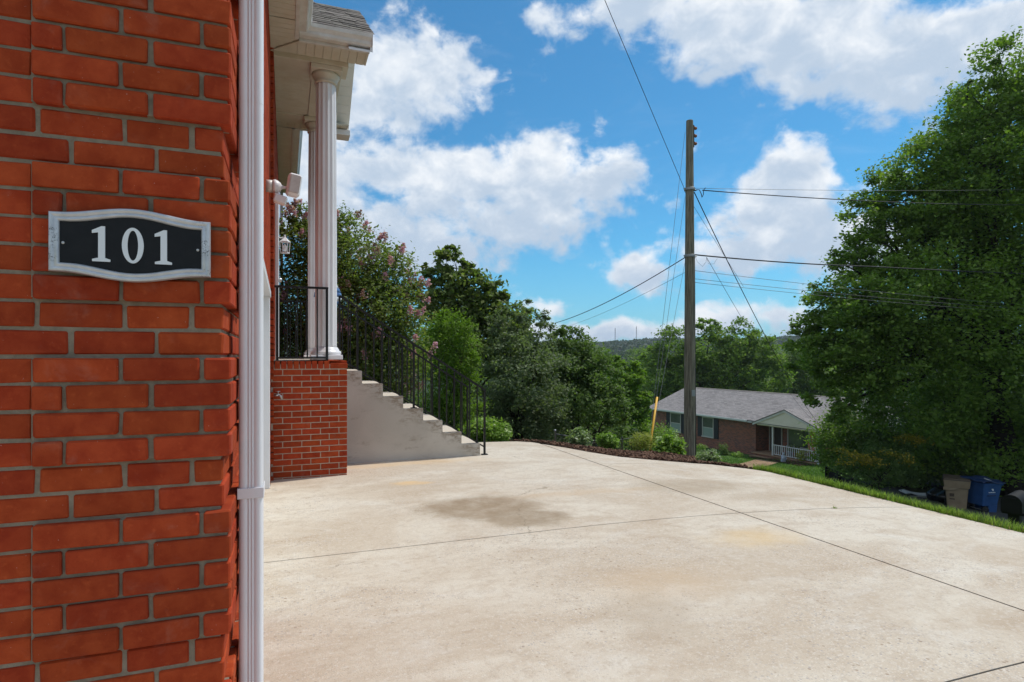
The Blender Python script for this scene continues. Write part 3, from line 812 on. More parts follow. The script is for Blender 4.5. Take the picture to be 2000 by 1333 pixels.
# beams, ceiling
m = MB(); m.cbox(XF, .70, 7.285, 7.62, ZS - .055, ZS + .05, .004); m.cbox(.30, .63, 7.621, 8.98, ZS - .055, ZS + .05, .004); m.cbox(XF, .70, 8.981, 9.31, ZS - .055, ZS + .05, .004)
hp(m, 'porch_beam', 'vinyl')
m = MB(); m.box(XF, .30, 7.62, 8.98, ZS - .028, ZS - .012); ce = hp(m, 'porch_ceiling', 'vinyl')
y = 7.625
while y < 8.97:
    mm = MB().cbox(XF, .298, y, min(y + .094, 8.978), ZS - .040, ZS - .029, .003); hp(mm, 'ceiling_board', 'vinyl', ce); y += .0975
x = XF
m = MB(); m.box(XF, .90, 9.312, 9.66, ZS + .012, ZS + .03); fs_ = hp(m, 'porch_soffit', 'vinyl')
while x < .895:
    x2 = min(x + .093, .90); mm = MB().cbox(x + .002, x2 - .004, 9.314, 9.658, ZS, ZS + .011, .003); hp(mm, 'soffit_panel', 'vinyl', fs_); x = x2
m = MB(); m.prism([(9.69 + a, ZS + .02 + b) for a, b in GP], 'x', .275, .915); hp(m, 'gutter', 'gutter_paint')
m = MB(); m.cbox(.142, .90, 9.66, 9.688, ZS - .015, ZS + .16, .003); hp(m, 'fascia', 'gutter_paint')
# porch roof: gable with its ridge running out from the wall
YR = 8.30; ZR = 6.06; XR = .93; XB_ = -3.2; YE = 6.86; YE2 = 9.74; ZE = ZS + .165
def slope_z(y): return ZR - abs(y - YR) * (ZR - ZE) / (YR - YE)
m = MB(); m.prism([(YE, ZE - .03), (YR, ZR - .03), (YE2, ZE - .03), (YE2, ZE), (YR, ZR), (YE, ZE)], 'x', XB_, XR - .004); proof = hp(m, 'porch_roof', 'shingle')
ang = math.atan2(ZR - ZE, YR - YE); LS = math.hypot(ZR - ZE, YR - YE); ny, nz = -math.sin(ang), math.cos(ang)
shm = [MB().cbox(-w_ / 2, w_ / 2, 0, .175, 0, t_, .0015, .002).mesh('shingle') for w_, t_ in ((.14, .006), (.18, .011), (.12, .005), (.22, .012), (.16, .009))]
shw = [.14, .18, .12, .22, .16]
k = 0; s = -.03
shst = MB()
while s < LS - .16:
    x = XR + random.uniform(-.002, .012) ; 
    while x > -.6:
        i = random.randrange(5); w_ = shw[i]
        o = obj('shingle', shm[i], 'shingle', proof) if x > .18 else None
        yy = YE + math.cos(ang) * s; zz = ZE + math.sin(ang) * s
        # each course tilts a little off the deck so it laps the one below
        Mt = Matrix.Translation(Vector((x - w_ / 2, yy + ny * .010, zz + nz * .010))) @ Matrix.Rotation(ang - .05, 4, 'X')
        if o is not None:
            o.matrix_local = Matrix.Translation(-HOFF) @ Mt
        else: shst.cbox(-w_ / 2, w_ / 2, 0, .175, 0, .008, .0015, .001, Mt)
        x -= w_ + .002
    s += .135; k += 1
s = -.03
while s < LS - .16:
    x = XR
    while x > -.6:
        w_ = random.choice(shw); Mt = Matrix.Translation(Vector((x - w_ / 2, YE2 - math.cos(ang) * s, ZE + math.sin(ang) * s + .012))) @ Matrix.Rotation(math.pi, 4, 'Z') @ Matrix.Rotation(ang - .05, 4, 'X')
        shst.cbox(-w_ / 2, w_ / 2, 0, .175, 0, .008, .0015, .001, Mt); x -= w_ + .002
    s += .135
tag(hp(shst, 'shingle_field', 'shingle', proof), kind='stuff')
m = MB(); m.prism([(7.28, ZS + .05), (YR, slope_z(YR) - .06), (9.32, ZS + .05)], 'x', .60, .66); hp(m, 'pediment', 'vinyl')
for sgn in (-1, 1):
    ye = YE if sgn < 0 else YE2
    m = MB(); m.prism([(ye, ZE - .20), (YR, ZR - .20), (YR, ZR - .031), (ye, ZE - .031)], 'x', .895, XR - .006); hp(m, 'rake_board', 'white_paint', proof)
    m = MB(); m.prism([(ye, ZE - .20), (YR, ZR - .20), (YR, ZR - .185), (ye, ZE - .185)], 'x', .662, .8945); rs = hp(m, 'rake_soffit', 'white_paint', proof)
    for i in range(12):
        t0, t1 = i / 12, (i + .93) / 12
        ya, yb = ye + (YR - ye) * t0, ye + (YR - ye) * t1
        za, zb2 = ZE - .20 + (ZR - ZE) * t0, ZE - .20 + (ZR - ZE) * t1
        m = MB(); m.prism([(ya, za - .008), (yb, zb2 - .008), (yb, zb2 - .0005), (ya, za - .0005)], 'x', .665, .893); hp(m, 'soffit_panel', 'white_paint', rs)
# cornice return at the far lower corner of the gable
m = MB(); m.cbox(.662, .928, 9.40, 9.655, ZS - .10, ZS - .016, .004); hp(m, 'cornice_return', 'white_paint', proof)
# main roof
pm = MB(); zr_ = 4.86 + .165
pm.prism([(.20, zr_ - .02), (.20, zr_ + .01), (-4.6, 8.2), (-9.4, zr_ + .01), (-9.4, zr_ - .02), (-4.6, 8.17)], 'y', 1.42, 13.8); hp(pm, 'main_roof', 'shingle')
m = MB(); m.box(-9, XF - .262, 13.75, 14, -.2, 4.86); m.box(-9, -8.75, 2.021, 13.749, -.2, 4.86); hp(m, 'rear_walls', 'red_brick')
# window trim, front door inside the porch
m = MB(); m.cbox(XF + .036, XF + .075, 7.98, 8.92, 1.353, 3.50, .004); dr = hp(m, 'front_door', 'white_paint')
m = MB(); m.lathe([(.0, .0), (.025, .0), (.03, .02), (.02, .04), (.0, .045)], 16, Matrix.Translation((XF + .075, 8.06, 2.35)) @ Matrix.Rotation(R(90), 4, 'Y')); hp(m, 'door_knob', 'steel', dr, True)

# ------------------------------------------------------------------ downspout
def downspout(name, label, x0, x1, y0, y1, z0, z1, straps, joint=None):
    t = thing(name, label, 'downspout', ((x0 + x1) / 2, (y0 + y1) / 2, z0))
    w = (x1 - x0) / 2; d = (y1 - y0) / 2; h = z1 - z0
    prof = []
    def ripple(L, nrib):
        out = []
        for i in range(nrib * 4 + 1):
            s_ = -1 + 2 * i / (nrib * 4)
            out.append((s_ * L * .40, -.0034 * (0.5 - .5 * math.cos(2 * math.pi * i / 4)) if 0 < i < nrib * 4 else 0))
        return out
    r = .014
    def corner(cx, cy, a0): return [(cx + r * math.cos(a0 + i * math.pi / 10), cy + r * math.sin(a0 + i * math.pi / 10)) for i in range(6)]
    prof += [(a, -d - b) for a, b in ripple(w, 3)]
    prof += corner(w - r, -d + r, -math.pi / 2)
    prof += [(w + b, a) for a, b in ripple(d, 3)]
    prof += corner(w - r, d - r, 0) + corner(-w + r, d - r, math.pi / 2) + corner(-w + r, -d + r, math.pi)
    MB().prism(prof, 'z', 0, h).build('pipe', 'downspout_paint', t, False)
    pipe = t.children[0]; smooth_by_angle(pipe, 50)
    for zs in straps:
        m = MB(); e = .0035
        m.cbox(-w - e, w + e, -d - e, -d - .0008, zs - .016 - z0, zs + .016 - z0, .0012); m.cbox(w + .0008, w + e, -d, d + .004, zs - .016 - z0, zs + .016 - z0, .0012); m.cbox(-w - e, -w - .0008, -d, d + .004, zs - .016 - z0, zs + .016 - z0, .0012)
        m.build('strap', 'downspout_paint', t)
    if joint:
        m = MB(); pr = [(a * 1.014, b * 1.014) for a, b in prof]; m.prism(pr, 'z', joint - z0, h); o = m.build('upper_sleeve', 'downspout_paint', t); smooth_by_angle(o, 50)
    return t
downspout('downspout', 'tall white ribbed downspout strapped to the brick corner beside the number plaque', -.131, -.064, 1.965, 2.06, .06, 4.9, [.985], 2.166)
downspout('downspout', 'narrow far white downspout on the brick wall behind the porch', -.10, -.04, 13.55, 13.63, .0, 4.85, [1.0, 3.0])

# ------------------------------------------------------------------ number plaque
def plaque():
    cx, cz = -.356, 1.675; hw, hs, hm = .174, .0715, .091
    t = thing('address_plaque', 'black plaque with silver curved frame and number 101 on the brick wall', 'plaque', (cx, YP - .012, cz))
    def outline(ins):
        top = []; N = 28
        for i in range(N + 1):
            s_ = -1 + 2 * i / N
            f_ = max(0.0, 1 - (abs(s_) / .90) ** 2) if abs(s_) < .90 else 0.0
            f_ = f_ ** 1.0; k_ = .5 - .5 * math.cos(math.pi * min(1, max(0, (1 - abs(s_) / .93)))) if abs(s_) < .93 else 0
            top.append((s_ * (hw - ins), hs - ins + (hm - hs) * k_))
        return top + [(x_, -z_) for x_, z_ in reversed(top)]
    # frame: swept bead profile (inset, height towards the viewer)
    prof = [(0, 0), (0, .010), (.002, .0135), (.006, .0145), (.0095, .0125), (.0115, .0105), (.014, .0115), (.017, .0125), (.0195, .011), (.0215, .006), (.0215, 0)]
    m = MB(); rings = [outline(i_) for i_, _ in prof]; n = len(rings[0])
    vs = [(x_, -h_, z_) for (i_, h_), rg in zip(prof, rings) for x_, z_ in rg]
    fs = [(r_ * n + k_, r_ * n + (k_ + 1) % n, (r_ + 1) * n + (k_ + 1) % n, (r_ + 1) * n + k_) for r_ in range(len(prof) - 1) for k_ in range(n)]
    m.add(vs, fs); o = m.build('frame', 'plaque_metal', t); smooth_by_angle(o, 40)
    # chipped black paint in the frame corners
    T = NT(MATS['plaque_metal'].node_tree); b = T.n['Principled BSDF']
    oc = T.add('ShaderNodeTexCoord').outputs['Object']; ox = T.sep(oc)
    ch = T.ramp(T.noise(oc, 260, 4, .7), .52, .60)
    cm = T.math('MULTIPLY', T.ramp(T.math('ABSOLUTE', ox[0]), .12, .172), T.ramp(T.noise(oc, 22, 3, .6), .46, .60))
    src = b.inputs['Base Color'].links[0].from_socket
    T.put(b.inputs['Base Color'], T.mix(T.math('MULTIPLY', ch, cm), src, (.03, .03, .03)))
    pl = outline(.019); MB().prism(pl, 'y', -.0055, .004).build('panel', 'plaque_black', t)
    def one(cx_):
        h_ = .0435
        p_ = [(-.0185, -h_), (.0195, -h_), (.0195, -h_ + .0055), (.0085, -h_ + .009), (.0085, h_), (.001, h_), (-.019, h_ - .011), (-.019, h_ - .018), (-.006, h_ - .0155), (-.006, -h_ + .009), (-.0185, -h_ + .0055)]
        mm = MB().prism([(a + cx_, b_) for a, b_ in p_], 'y', -.0082, -.0052); oo = mm.build('digit', 'digit_paint', t)
    one(-.0675); one(.0665)
    m = MB(); N = 40; outer = []; inner = []
    for i in range(N):
        a = 2 * math.pi * i / N
        outer.append((.0235 * math.cos(a), .0445 * math.sin(a))); inner.append((.0115 * math.cos(a), .0375 * math.sin(a)))
    vs = [(x_, y_, z_) for y_ in (-.0082, -.0052) for x_, z_ in outer + inner]; fs = []
    for i in range(N):
        j = (i + 1) % N; fs += [(i, j, N + j, N + i), (2 * N + i, 2 * N + N + i, 2 * N + N + j, 2 * N + j), (i, 2 * N + i, 2 * N + j, j), (N + i, N + j, 3 * N + j, 3 * N + i)]
    m.add(vs, fs); m.build('digit', 'digit_paint', t)
    for sx in (-.146, .1445):
        m = MB().lathe([(.0, 0), (.0036, 0), (.0034, .0012), (.002, .0018), (0, .0019)], 12, Matrix.Translation((sx, -.0055, -.002)) @ Matrix.Rotation(R(90), 4, 'X')); m.build('screw', 'screw', t, True)
plaque()

# ------------------------------------------------------------------ wall lamps, spigot, hanging lantern
def floodlight():
    t = thing('floodlight', 'white motion sensor floodlight above the garage door', 'floodlight', (XF, 5.55, 2.86))
    Rx = Matrix.Rotation(R(90), 4, 'Y')
    MB().lathe([(.0, 0), (.052, 0), (.052, .055), (.0, .055)], 24, Rx).build('junction_box', 'gutter_paint', t, True)
    MB().lathe([(.0, .056), (.058, .056), (.060, .075), (.052, .095), (.035, .118), (.018, .125), (.018, .14), (0, .14)], 28, Rx).build('cover', 'white_paint', t, True)
    Mh = Matrix.Translation((.225, -.02, .02)) @ Matrix.Rotation(R(6), 4, 'Z') @ Matrix.Rotation(R(8), 4, 'Y') @ Matrix.Scale(1.0, 4)
    h = MB().cbox(-.055, .055, -.05, .06, -.095, .095, .018, 0, Mh).build('lamp_head', 'white_paint', t)
    MB().cbox(-.042, .042, -.056, -.0495, -.078, .078, .006, 0, Mh).build('lens', 'frosted_glass', h)
    MB().tube([(.13, 0, 0), (.17, 0, .0)], .012, 10).build('swivel', 'white_paint', t)
    Ms = Matrix.Translation((.115, -.02, -.105)) @ Matrix.Rotation(R(16), 4, 'Y')
    MB().cbox(-.05, .055, -.045, .045, -.045, .025, .01, 0, Ms).build('motion_sensor', 'white_paint', t)
    MB().tube([(.09, 0, -.03), (.105, 0, -.09)], .013, 10).build('swivel', 'white_paint', t)
floodlight()
def wall_lantern():
    t = thing('wall_lantern', 'small white coach lantern with clear panes on the porch wall', 'lantern', (-.118, 8.05, 2.72))
    M0 = Matrix.Translation((.115, 0, 0))
    MB().lathe([(0, 0), (.045, 0), (.04, .012), (.015, .03), (0, .03)], 16, Matrix.Translation((0, 0, .17)) @ Matrix.Rotation(R(90), 4, 'Y')).build('wall_plate', 'white_paint', t, True)
    MB().tube([(.02, 0, .17), (.07, 0, .16), (.115, 0, .175), (.115, 0, .15)], .008, 8).build('arm', 'white_paint', t)
    MB().lathe([(0, .205), (.01, .2), (.012, .17), (.05, .13), (.068, .115), (.068, .108), (0, .108)], 6, M0).build('roof', 'white_paint', t)
    m = MB()
    for a in range(6):
        c_, s_ = math.cos(a * math.pi / 3), math.sin(a * math.pi / 3); m.tube([(.115 + .05 * c_, .05 * s_, -.02), (.115 + .06 * c_, .06 * s_, .108)], .005, 6)
    m.lathe([(0, -.032), (.055, -.032), (.055, -.02), (0, -.02)], 6, M0); m.build('cage', 'white_paint', t)
    MB().lathe([(0, -.01), (.018, .0), (.026, .03), (.018, .065), (.004, .085), (0, .086)], 14, M0).build('bulb', 'lamp_bulb', t, True)
wall_lantern()
def spigot():
    t = thing('spigot', 'small metal garden spigot at the left edge of the porch brickwork', 'spigot', (-.12, 7.20, .955))
    MB().tube([(0, 0, 0), (.07, 0, 0)], .012, 10).build('pipe', 'steel', t, True)
    MB().tube([(.05, 0, .0), (.075, 0, -.01), (.082, 0, -.045)], [.013, .013, .011], 10).build('nozzle', 'steel', t, True)
    m = MB(); m.tube([(.045, 0, .01), (.045, 0, .04)], .006, 8); m.lathe([(0, .04), (.026, .04), (.026, .047), (0, .047)], 12, Matrix.Translation((.045, 0, 0))); m.build('handle', 'steel', t)
spigot()
def lantern_cloth():
    # pear-shaped striped fabric hanging behind the near column
    cx, cy = .53, 8.28; zb = 2.06
    t = thing('fabric_lantern', 'blue and white striped fabric lantern hanging on the porch behind the column', 'lantern', (cx, cy, zb))
    prof = [(.03, 0), (.12, .015), (.16, .055), (.18, .11), (.17, .17), (.145, .23), (.11, .29), (.075, .35), (.035, .40), (.012, .44)]
    for i in range(len(prof) - 1):
        (r0, z0_), (r1, z1_) = prof[i], prof[i + 1]
        MB().lathe([(r0, z0_), (r1, z1_ - .0005)], 24).build('stripe', 'cloth_blue' if i % 3 != 2 else 'cloth_white', t, True)
    MB().tube([(0, 0, .43), (0, 0, ZS - .04 - zb)], .003, 6).build('cord', 'cloth_white', t)
lantern_cloth()

# ------------------------------------------------------------------ concrete stairs
poly = [(.684, -.15), (2.56, -.15)]
for k in range(1, 8):
    poly += [(2.56 - .27 * (k - 1), .172 * k), (2.56 - .27 * k if k < 7 else .684, .172 * k)]
bmS = bmesh.new()
MBs = MB().prism(poly, 'y', 8.0, 8.98)
stairs = thing('concrete_stairs', 'weathered grey concrete stairs of seven steps beside the brick porch', 'stairs', (1.6, 8.5, 0))
MBs.v = [(x - 1.6, y - 8.5, z) for x, y, z in MBs.v]
so_ = MBs.build('stair_body', 'stair_concrete', stairs)
bm = bmesh.new(); bm.from_mesh(so_.data)
bmesh.ops.bevel(bm, geom=[e for e in bm.edges if e.calc_length() < 3 and e.calc_face_angle(0) > .5], offset=.007, segments=2, affect='EDGES'); bm.to_mesh(so_.data); bm.free()

# ------------------------------------------------------------------ iron railings
def bar(mb, p, q, w=.016, d=None):
    p = Vector(p); q = Vector(q); ax = (q - p); L = ax.length; ax.normalize()
    side_ = Vector((0, 1, 0)) if abs(ax.y) < .9 else Vector((1, 0, 0))
    up_ = ax.cross(side_).normalized(); side_ = up_.cross(ax)
    d = d or w
    vs = []
    for t_ in (0, L):
        for a, b_ in ((-1, -1), (1, -1), (1, 1), (-1, 1)): vs.append(p + ax * t_ + side_ * (a * w / 2) + up_ * (b_ * d / 2))
    mb.add(vs, [(3, 2, 1, 0), (4, 5, 6, 7), (0, 1, 5, 4), (1, 2, 6, 5), (2, 3, 7, 6), (3, 0, 4, 7)]); return mb
def stair_rail(y, label):
    x0, x1 = .66, 2.64; sl_ = .172 / .27
    t = thing('stair_railing', label, 'railing', (x1, y, 0))
    ztop = lambda x: .915 + (x1 - x) * sl_
    zbot = lambda x: .105 + (x1 - x) * sl_
    bar(MB(), (x0 - x1, 0, ztop(x0)), (.01, 0, ztop(x1) - .006), .042, .024).build('handrail', 'black_iron', t)
    bar(MB(), (x0 - x1, 0, zbot(x0)), (0, 0, zbot(x1)), .026, .018).build('bottom_rail', 'black_iron', t)
    m = MB(); bar(m, (0, 0, 0), (0, 0, ztop(x1)), .027); m.cbox(-.045, .045, -.035, .035, 0, .008, .002); m.build('post', 'black_iron', t)
    xm = 1.63; m = MB(); bar(m, (xm - x1, 0, .69), (xm - x1, 0, ztop(xm)), .027); m.cbox(xm - x1 - .04, xm - x1 + .04, -.035, .035, .6885, .697, .002); m.build('post', 'black_iron', t)
    bar(MB(), (x0 - x1, 0, 1.352 if False else 1.205), (x0 - x1, 0, ztop(x0)), .027).build('post', 'black_iron', t)
    n = 18
    for i in range(1, n):
        x = x0 + (x1 - x0) * i / n
        if abs(x - xm) < .03: continue
        bar(MB(), (x - x1, 0, zbot(x)), (x - x1, 0, ztop(x)), .0155).build('baluster', 'black_iron', t)
stair_rail(8.05, 'black iron stair railing along the near side of the concrete stairs')
stair_rail(8.90, 'black iron stair railing along the far side of the stairs by the bushes')
def porch_rail(y, x0, x1, label):
    zb = 1.345; zt_ = 2.185
    t = thing('porch_railing', label, 'railing', (x0, y, zb)); h = zt_ - zb; L = x1 - x0
    bar(MB(), (-.03, 0, h), (L + .015, 0, h), .042, .024).build('handrail', 'black_iron', t)
    bar(MB(), (0, 0, .03), (L, 0, .03), .026, .018).build('bottom_rail', 'black_iron', t)
    for x in (0, L): bar(MB(), (x, 0, 0), (x, 0, h), .027).build('post', 'black_iron', t)
    n = 5
    for i in range(1, n): bar(MB(), (L * i / n, 0, .03), (L * i / n, 0, h), .0155).build('baluster', 'black_iron', t)
porch_rail(7.28, -.085, .47 if False else .455, 'black iron porch railing standing on the brick porch base by the column')
porch_rail(9.22, -.08, .29, 'black iron porch railing at the far end of the porch')

# ------------------------------------------------------------------ foliage helpers
def leaf_quads(c, size, rng, up=.35, out=None, aspect=.55, droop=0.0):
    """diamond leaves, two triangles folded along the rib"""
    n = len(c)
    a = rng.normal(size=(n, 3)); a[:, 2] *= .7; a[:, 2] -= droop; a /= np.linalg.norm(a, axis=1, keepdims=True)
    nn = rng.normal(size=(n, 3)); nn[:, 2] = np.abs(nn[:, 2]) + up
    if out is not None: nn += out * .6
    b = np.cross(nn, a); b /= np.linalg.norm(b, axis=1, keepdims=True) + 1e-9
    up_ = np.cross(a, b)
    L = np.asarray(size)[:, None] if np.ndim(size) else size
    v = np.stack([c - a * L * .5, c + b * L * aspect * .5 + up_ * L * .08, c + a * L * .5, c - b * L * aspect * .5 + up_ * L * .08], 1).reshape(-1, 3)
    f = np.arange(4 * n).reshape(n, 4)
    return v, f
def crown_points(blobs, n, rng, spread=.17, shell=.55, cl=26, flat=1.0):
    """leaf positions: twigs grouped through each lobe, thicker towards its outside"""
    blobs = np.asarray(blobs, float); r = blobs[:, 3:6] if blobs.shape[1] >= 6 else np.repeat(blobs[:, 3:4], 3, 1)
    w = (r[:, 0] * r[:, 2]) ** 1.0; w = w / w.sum()
    pts = []; outs = []
    for (c, rr, ww) in zip(blobs[:, :3], r, w):
        m = int(n * ww); nc = max(3, m // cl)
        d = rng.normal(size=(nc, 3)); d /= np.linalg.norm(d, axis=1, keepdims=True)
        rad = shell + (1.06 - shell) * rng.random(nc) ** .7
        cc = d * rad[:, None]
        k = rng.integers(0, nc, m)
        q = cc[k] + rng.normal(size=(m, 3)) * spread * np.array([1, 1, .62 * flat])
        pts.append(c + q * rr); outs.append(d[k])
    return np.concatenate(pts), np.concatenate(outs)
def limb(mb, p, q, r0, r1, rng, n=6, wob=.08, sides=7):
    p = Vector(p); q = Vector(q); L = (q - p).length; pts = []; rs = []
    for i in range(n + 1):
        t_ = i / n; w = math.sin(math.pi * t_) * wob * L
        pts.append(p.lerp(q, t_) + Vector((rng.normal() * w * .5, rng.normal() * w * .5, w * .5 + rng.normal() * w * .2))); rs.append(r0 + (r1 - r0) * t_ ** .8)
    mb.tube(pts, rs, sides); return pts
def make_tree(name, label, base, blobs, n, size, leaf, bark='bark', r0=.2, fork=.3, seed=1, group=None, cat='tree', spread=.17, shell=.5, cl=26, aspect=.55, extra=None, stems=1, twigs=2, crown_name='crown', droop=0.0):
    """trunk with limbs reaching into every lobe, and a crown of single leaves; blobs in world space"""
    rng = np.random.default_rng(seed); base = Vector(base)
    t = thing(name, label, cat, base, 0, group)
    bl = np.array([[b[0] - base.x, b[1] - base.y, b[2] - base.z] + list(b[3:]) for b in blobs], float)
    top = bl[:, 2].max(); mb = MB()
    cen = np.average(bl[:, :3], axis=0)
    for s_ in range(stems):
        off = Vector((0, 0, 0)) if stems == 1 else Vector((rng.normal() * r0 * 2.5, rng.normal() * r0 * 2.5, 0))
        fk = Vector((cen[0] * .35, cen[1] * .35, max(.25, top * fork))) + off * 2
        limb(mb, Vector((0, 0, -.3)) + off, fk, r0, r0 * .75, rng, 5, .03, 9)
        for i, b in enumerate(bl):
            if stems > 1 and i % stems != s_: continue
            q = Vector(b[:3]); pts = limb(mb, fk, q, r0 * .45, r0 * .05, rng, 7, .10)
            for _ in range(twigs):
                d = Vector(rng.normal(size=3)).normalized(); rr = b[3]
                limb(mb, pts[4], q + d * rr * .6, r0 * .11, r0 * .015, rng, 5, .1, 5)
    mb.build('trunk', bark, t, True)
    pts, outs = crown_points(bl, n, rng, spread, shell, cl)
    keep = pts[:, 2] > .05
    pts, outs = pts[keep], outs[keep]
    v, f = leaf_quads(pts, size * rng.uniform(.6, 1.25, len(pts)), rng, 1.0, outs, aspect, droop)
    obj(crown_name, np_mesh(crown_name, v, f), leaf, t)
    if extra:
        for (nm, pp, sz, mt) in extra(rng, bl): 
            v, f = leaf_quads(pp, sz * rng.uniform(.7, 1.2, len(pp)), rng, .4, None, .8); obj(nm, np_mesh(nm, v, f), mt, t)
    return t
def pxb(lst, d, thick=1.0, rng=None):
    """crown lobes given by where they show in the photograph (x,y,radius px, depth offset m)"""
    out = []
    for e in lst:
        x, y, r = e[:3]; dd = d + (e[3] if len(e) > 3 else 0)
        p = at(x, y, dd); rr = r / FPX * dd
        out.append((p.x, p.y, p.z, rr * thick, rr * thick, rr))
    return out
def ground_under(px, d): p = at(px, HOR, d); return Vector((p.x, p.y, tz(p.x, p.y)))

# ---- crape myrtle behind the stairs
def myrtle_bloom(rng, bl):
    P1 = []; P2 = []
    for b in bl:
        for _ in range(11):
            d = rng.normal(size=3); d[2] = abs(d[2]) * .8; d[1] -= .3; d /= np.linalg.norm(d)
            c = b[:3] + d * b[3:6] * rng.uniform(.9, 1.12); L = rng.uniform(.10, .2)
            m = 60; tt = rng.random(m)
            q = c + np.outer(tt * L, np.array([d[0] * .4, d[1] * .4, .8])) + rng.normal(size=(m, 3)) * .035 * (1.1 - tt[:, None] * .7)
            (P1 if rng.random() < .62 else P2).append(q)
    return [('blossom', np.concatenate(P1), .05, 'pink_petal'), ('faded_blossom', np.concatenate(P2), .045, 'faded_petal')]
B = pxb([(575, 480, 60), (570, 600, 75, .3), (640, 520, 70, .5), (670, 455, 45), (700, 520, 75, -.3), (760, 540, 55, -.2), (640, 620, 90), (720, 610, 80, -.6), (780, 620, 55, -.3), (700, 700, 90, -.5), (600, 720, 90), (770, 700, 70, -.5), (660, 790, 90, -.3), (760, 790, 60, -.2), (590, 430, 30), (560, 800, 90, .4), (810, 570, 25)], 12.2)
make_tree('crape_myrtle', 'crape myrtle with pink blossom growing behind the stair railing', ground_under(660, 12.2), B, 66000, .085, 'myrtle_leaf', 'bark', .055, .18, 21, stems=4, extra=myrtle_bloom, spread=.2, shell=.35, cl=20)
# ---- feathery bright small tree
B = pxb([(880, 645, 36), (845, 660, 34), (905, 675, 34, .3), (850, 715, 42), (900, 730, 40, .2), (875, 770, 45, .2), (845, 790, 45), (905, 800, 40), (872, 840, 50), (862, 622, 16), (915, 640, 14), (925, 700, 18)], 15.5)
make_tree('feathery_tree', 'small feathery bright green tree beside the crape myrtle', ground_under(880, 15.5), B, 20000, .10, 'bright_leaf', 'bark', .06, .2, 22, spread=.24, shell=.3, cl=30, aspect=.32, droop=.3)
# ---- tall trees behind
B = pxb([(870, 505, 26), (855, 545, 30), (885, 560, 38), (930, 570, 38), (960, 575, 28), (900, 610, 50), (950, 620, 45), (850, 600, 40), (985, 585, 14), (832, 520, 9), (880, 485, 12), (905, 520, 18), (1000, 630, 40, 1), (940, 680, 60), (880, 680, 60, 1), (990, 690, 55)], 21)
make_tree('poplar_tree', 'tall open-crowned green tree rising above the crape myrtle', ground_under(910, 21), B, 19000, .17, 'myrtle_leaf', 'bark', .14, .3, 23, spread=.2, shell=.35, cl=30, aspect=.75)
# ---- dark evergreen group in the middle
B = pxb([(975, 650, 38), (1000, 690, 60), (1050, 650, 40), (1020, 610, 24), (1040, 740, 80, -1), (970, 770, 65), (1000, 800, 70, 0), (1060, 800, 60, 0), (1000, 850, 70, 3), (1060, 850, 60, 3), (940, 850, 60, 3), (985, 620, 18), (1058, 625, 14)], 19)
make_tree('holly_tree', 'grey-green dense holly tree standing beside the end of the driveway', ground_under(1010, 19), B, 34000, .12, 'holly_leaf', 'dark_bark', .12, .15, 24, spread=.14, shell=.5, cl=60)
B = pxb([(1110, 680, 45), (1090, 660, 25), (1130, 720, 60), (1170, 740, 45), (1110, 765, 72, -.5), (1180, 785, 48), (1120, 850, 65, 3.5), (1190, 850, 45, 3), (1080, 720, 50), (1080, 860, 60, 3.5), (1105, 645, 12), (1205, 800, 30)], 20.5)
make_tree('laurel_tree', 'broad dark green rounded tree behind the two round shrubs', ground_under(1130, 20.5), B, 34000, .13, 'dark_leaf', 'dark_bark', .14, .15, 25, spread=.14, shell=.5, cl=60)
B = pxb([(1225, 740, 32), (1210, 790, 40), (1245, 790, 28), (1230, 840, 40), (1200, 715, 25), (1190, 850, 40, 3), (1250, 840, 22, 3)], 30)
make_tree('lime_green_tree', 'yellow-green tree standing between the dark tree and the neighbouring house', ground_under(1225, 30), B, 16000, .20, 'bright_leaf', 'bark', .14, .2, 26, spread=.14, shell=.5, cl=60)
# ---- trees behind the neighbour's house
B = pxb([(1320, 680, 42), (1385, 645, 24), (1380, 690, 55), (1440, 665, 40), (1480, 690, 40), (1430, 720, 55), (1300, 730, 50), (1350, 745, 55), (1495, 730, 45), (1280, 700, 25), (1410, 780, 60), (1310, 790, 50)], 66)
make_tree('broad_tree', 'broad green tree rising behind the roof of the neighbouring house', ground_under(1390, 66), B, 40000, .38, 'oak_leaf', 'bark', .4, .3, 27, spread=.14, shell=.5, cl=60)
B = pxb([(1525, 720, 25), (1545, 745, 30), (1560, 700, 25), (1535, 765, 28), (1580, 740, 35), (1600, 770, 30)], 74)
make_tree('pale_tree', 'pale green tree behind the right end of the neighbouring roof', ground_under(1550, 74), B, 14000, .36, 'valley_leaf', 'bark', .3, .3, 28, spread=.22, shell=.4)
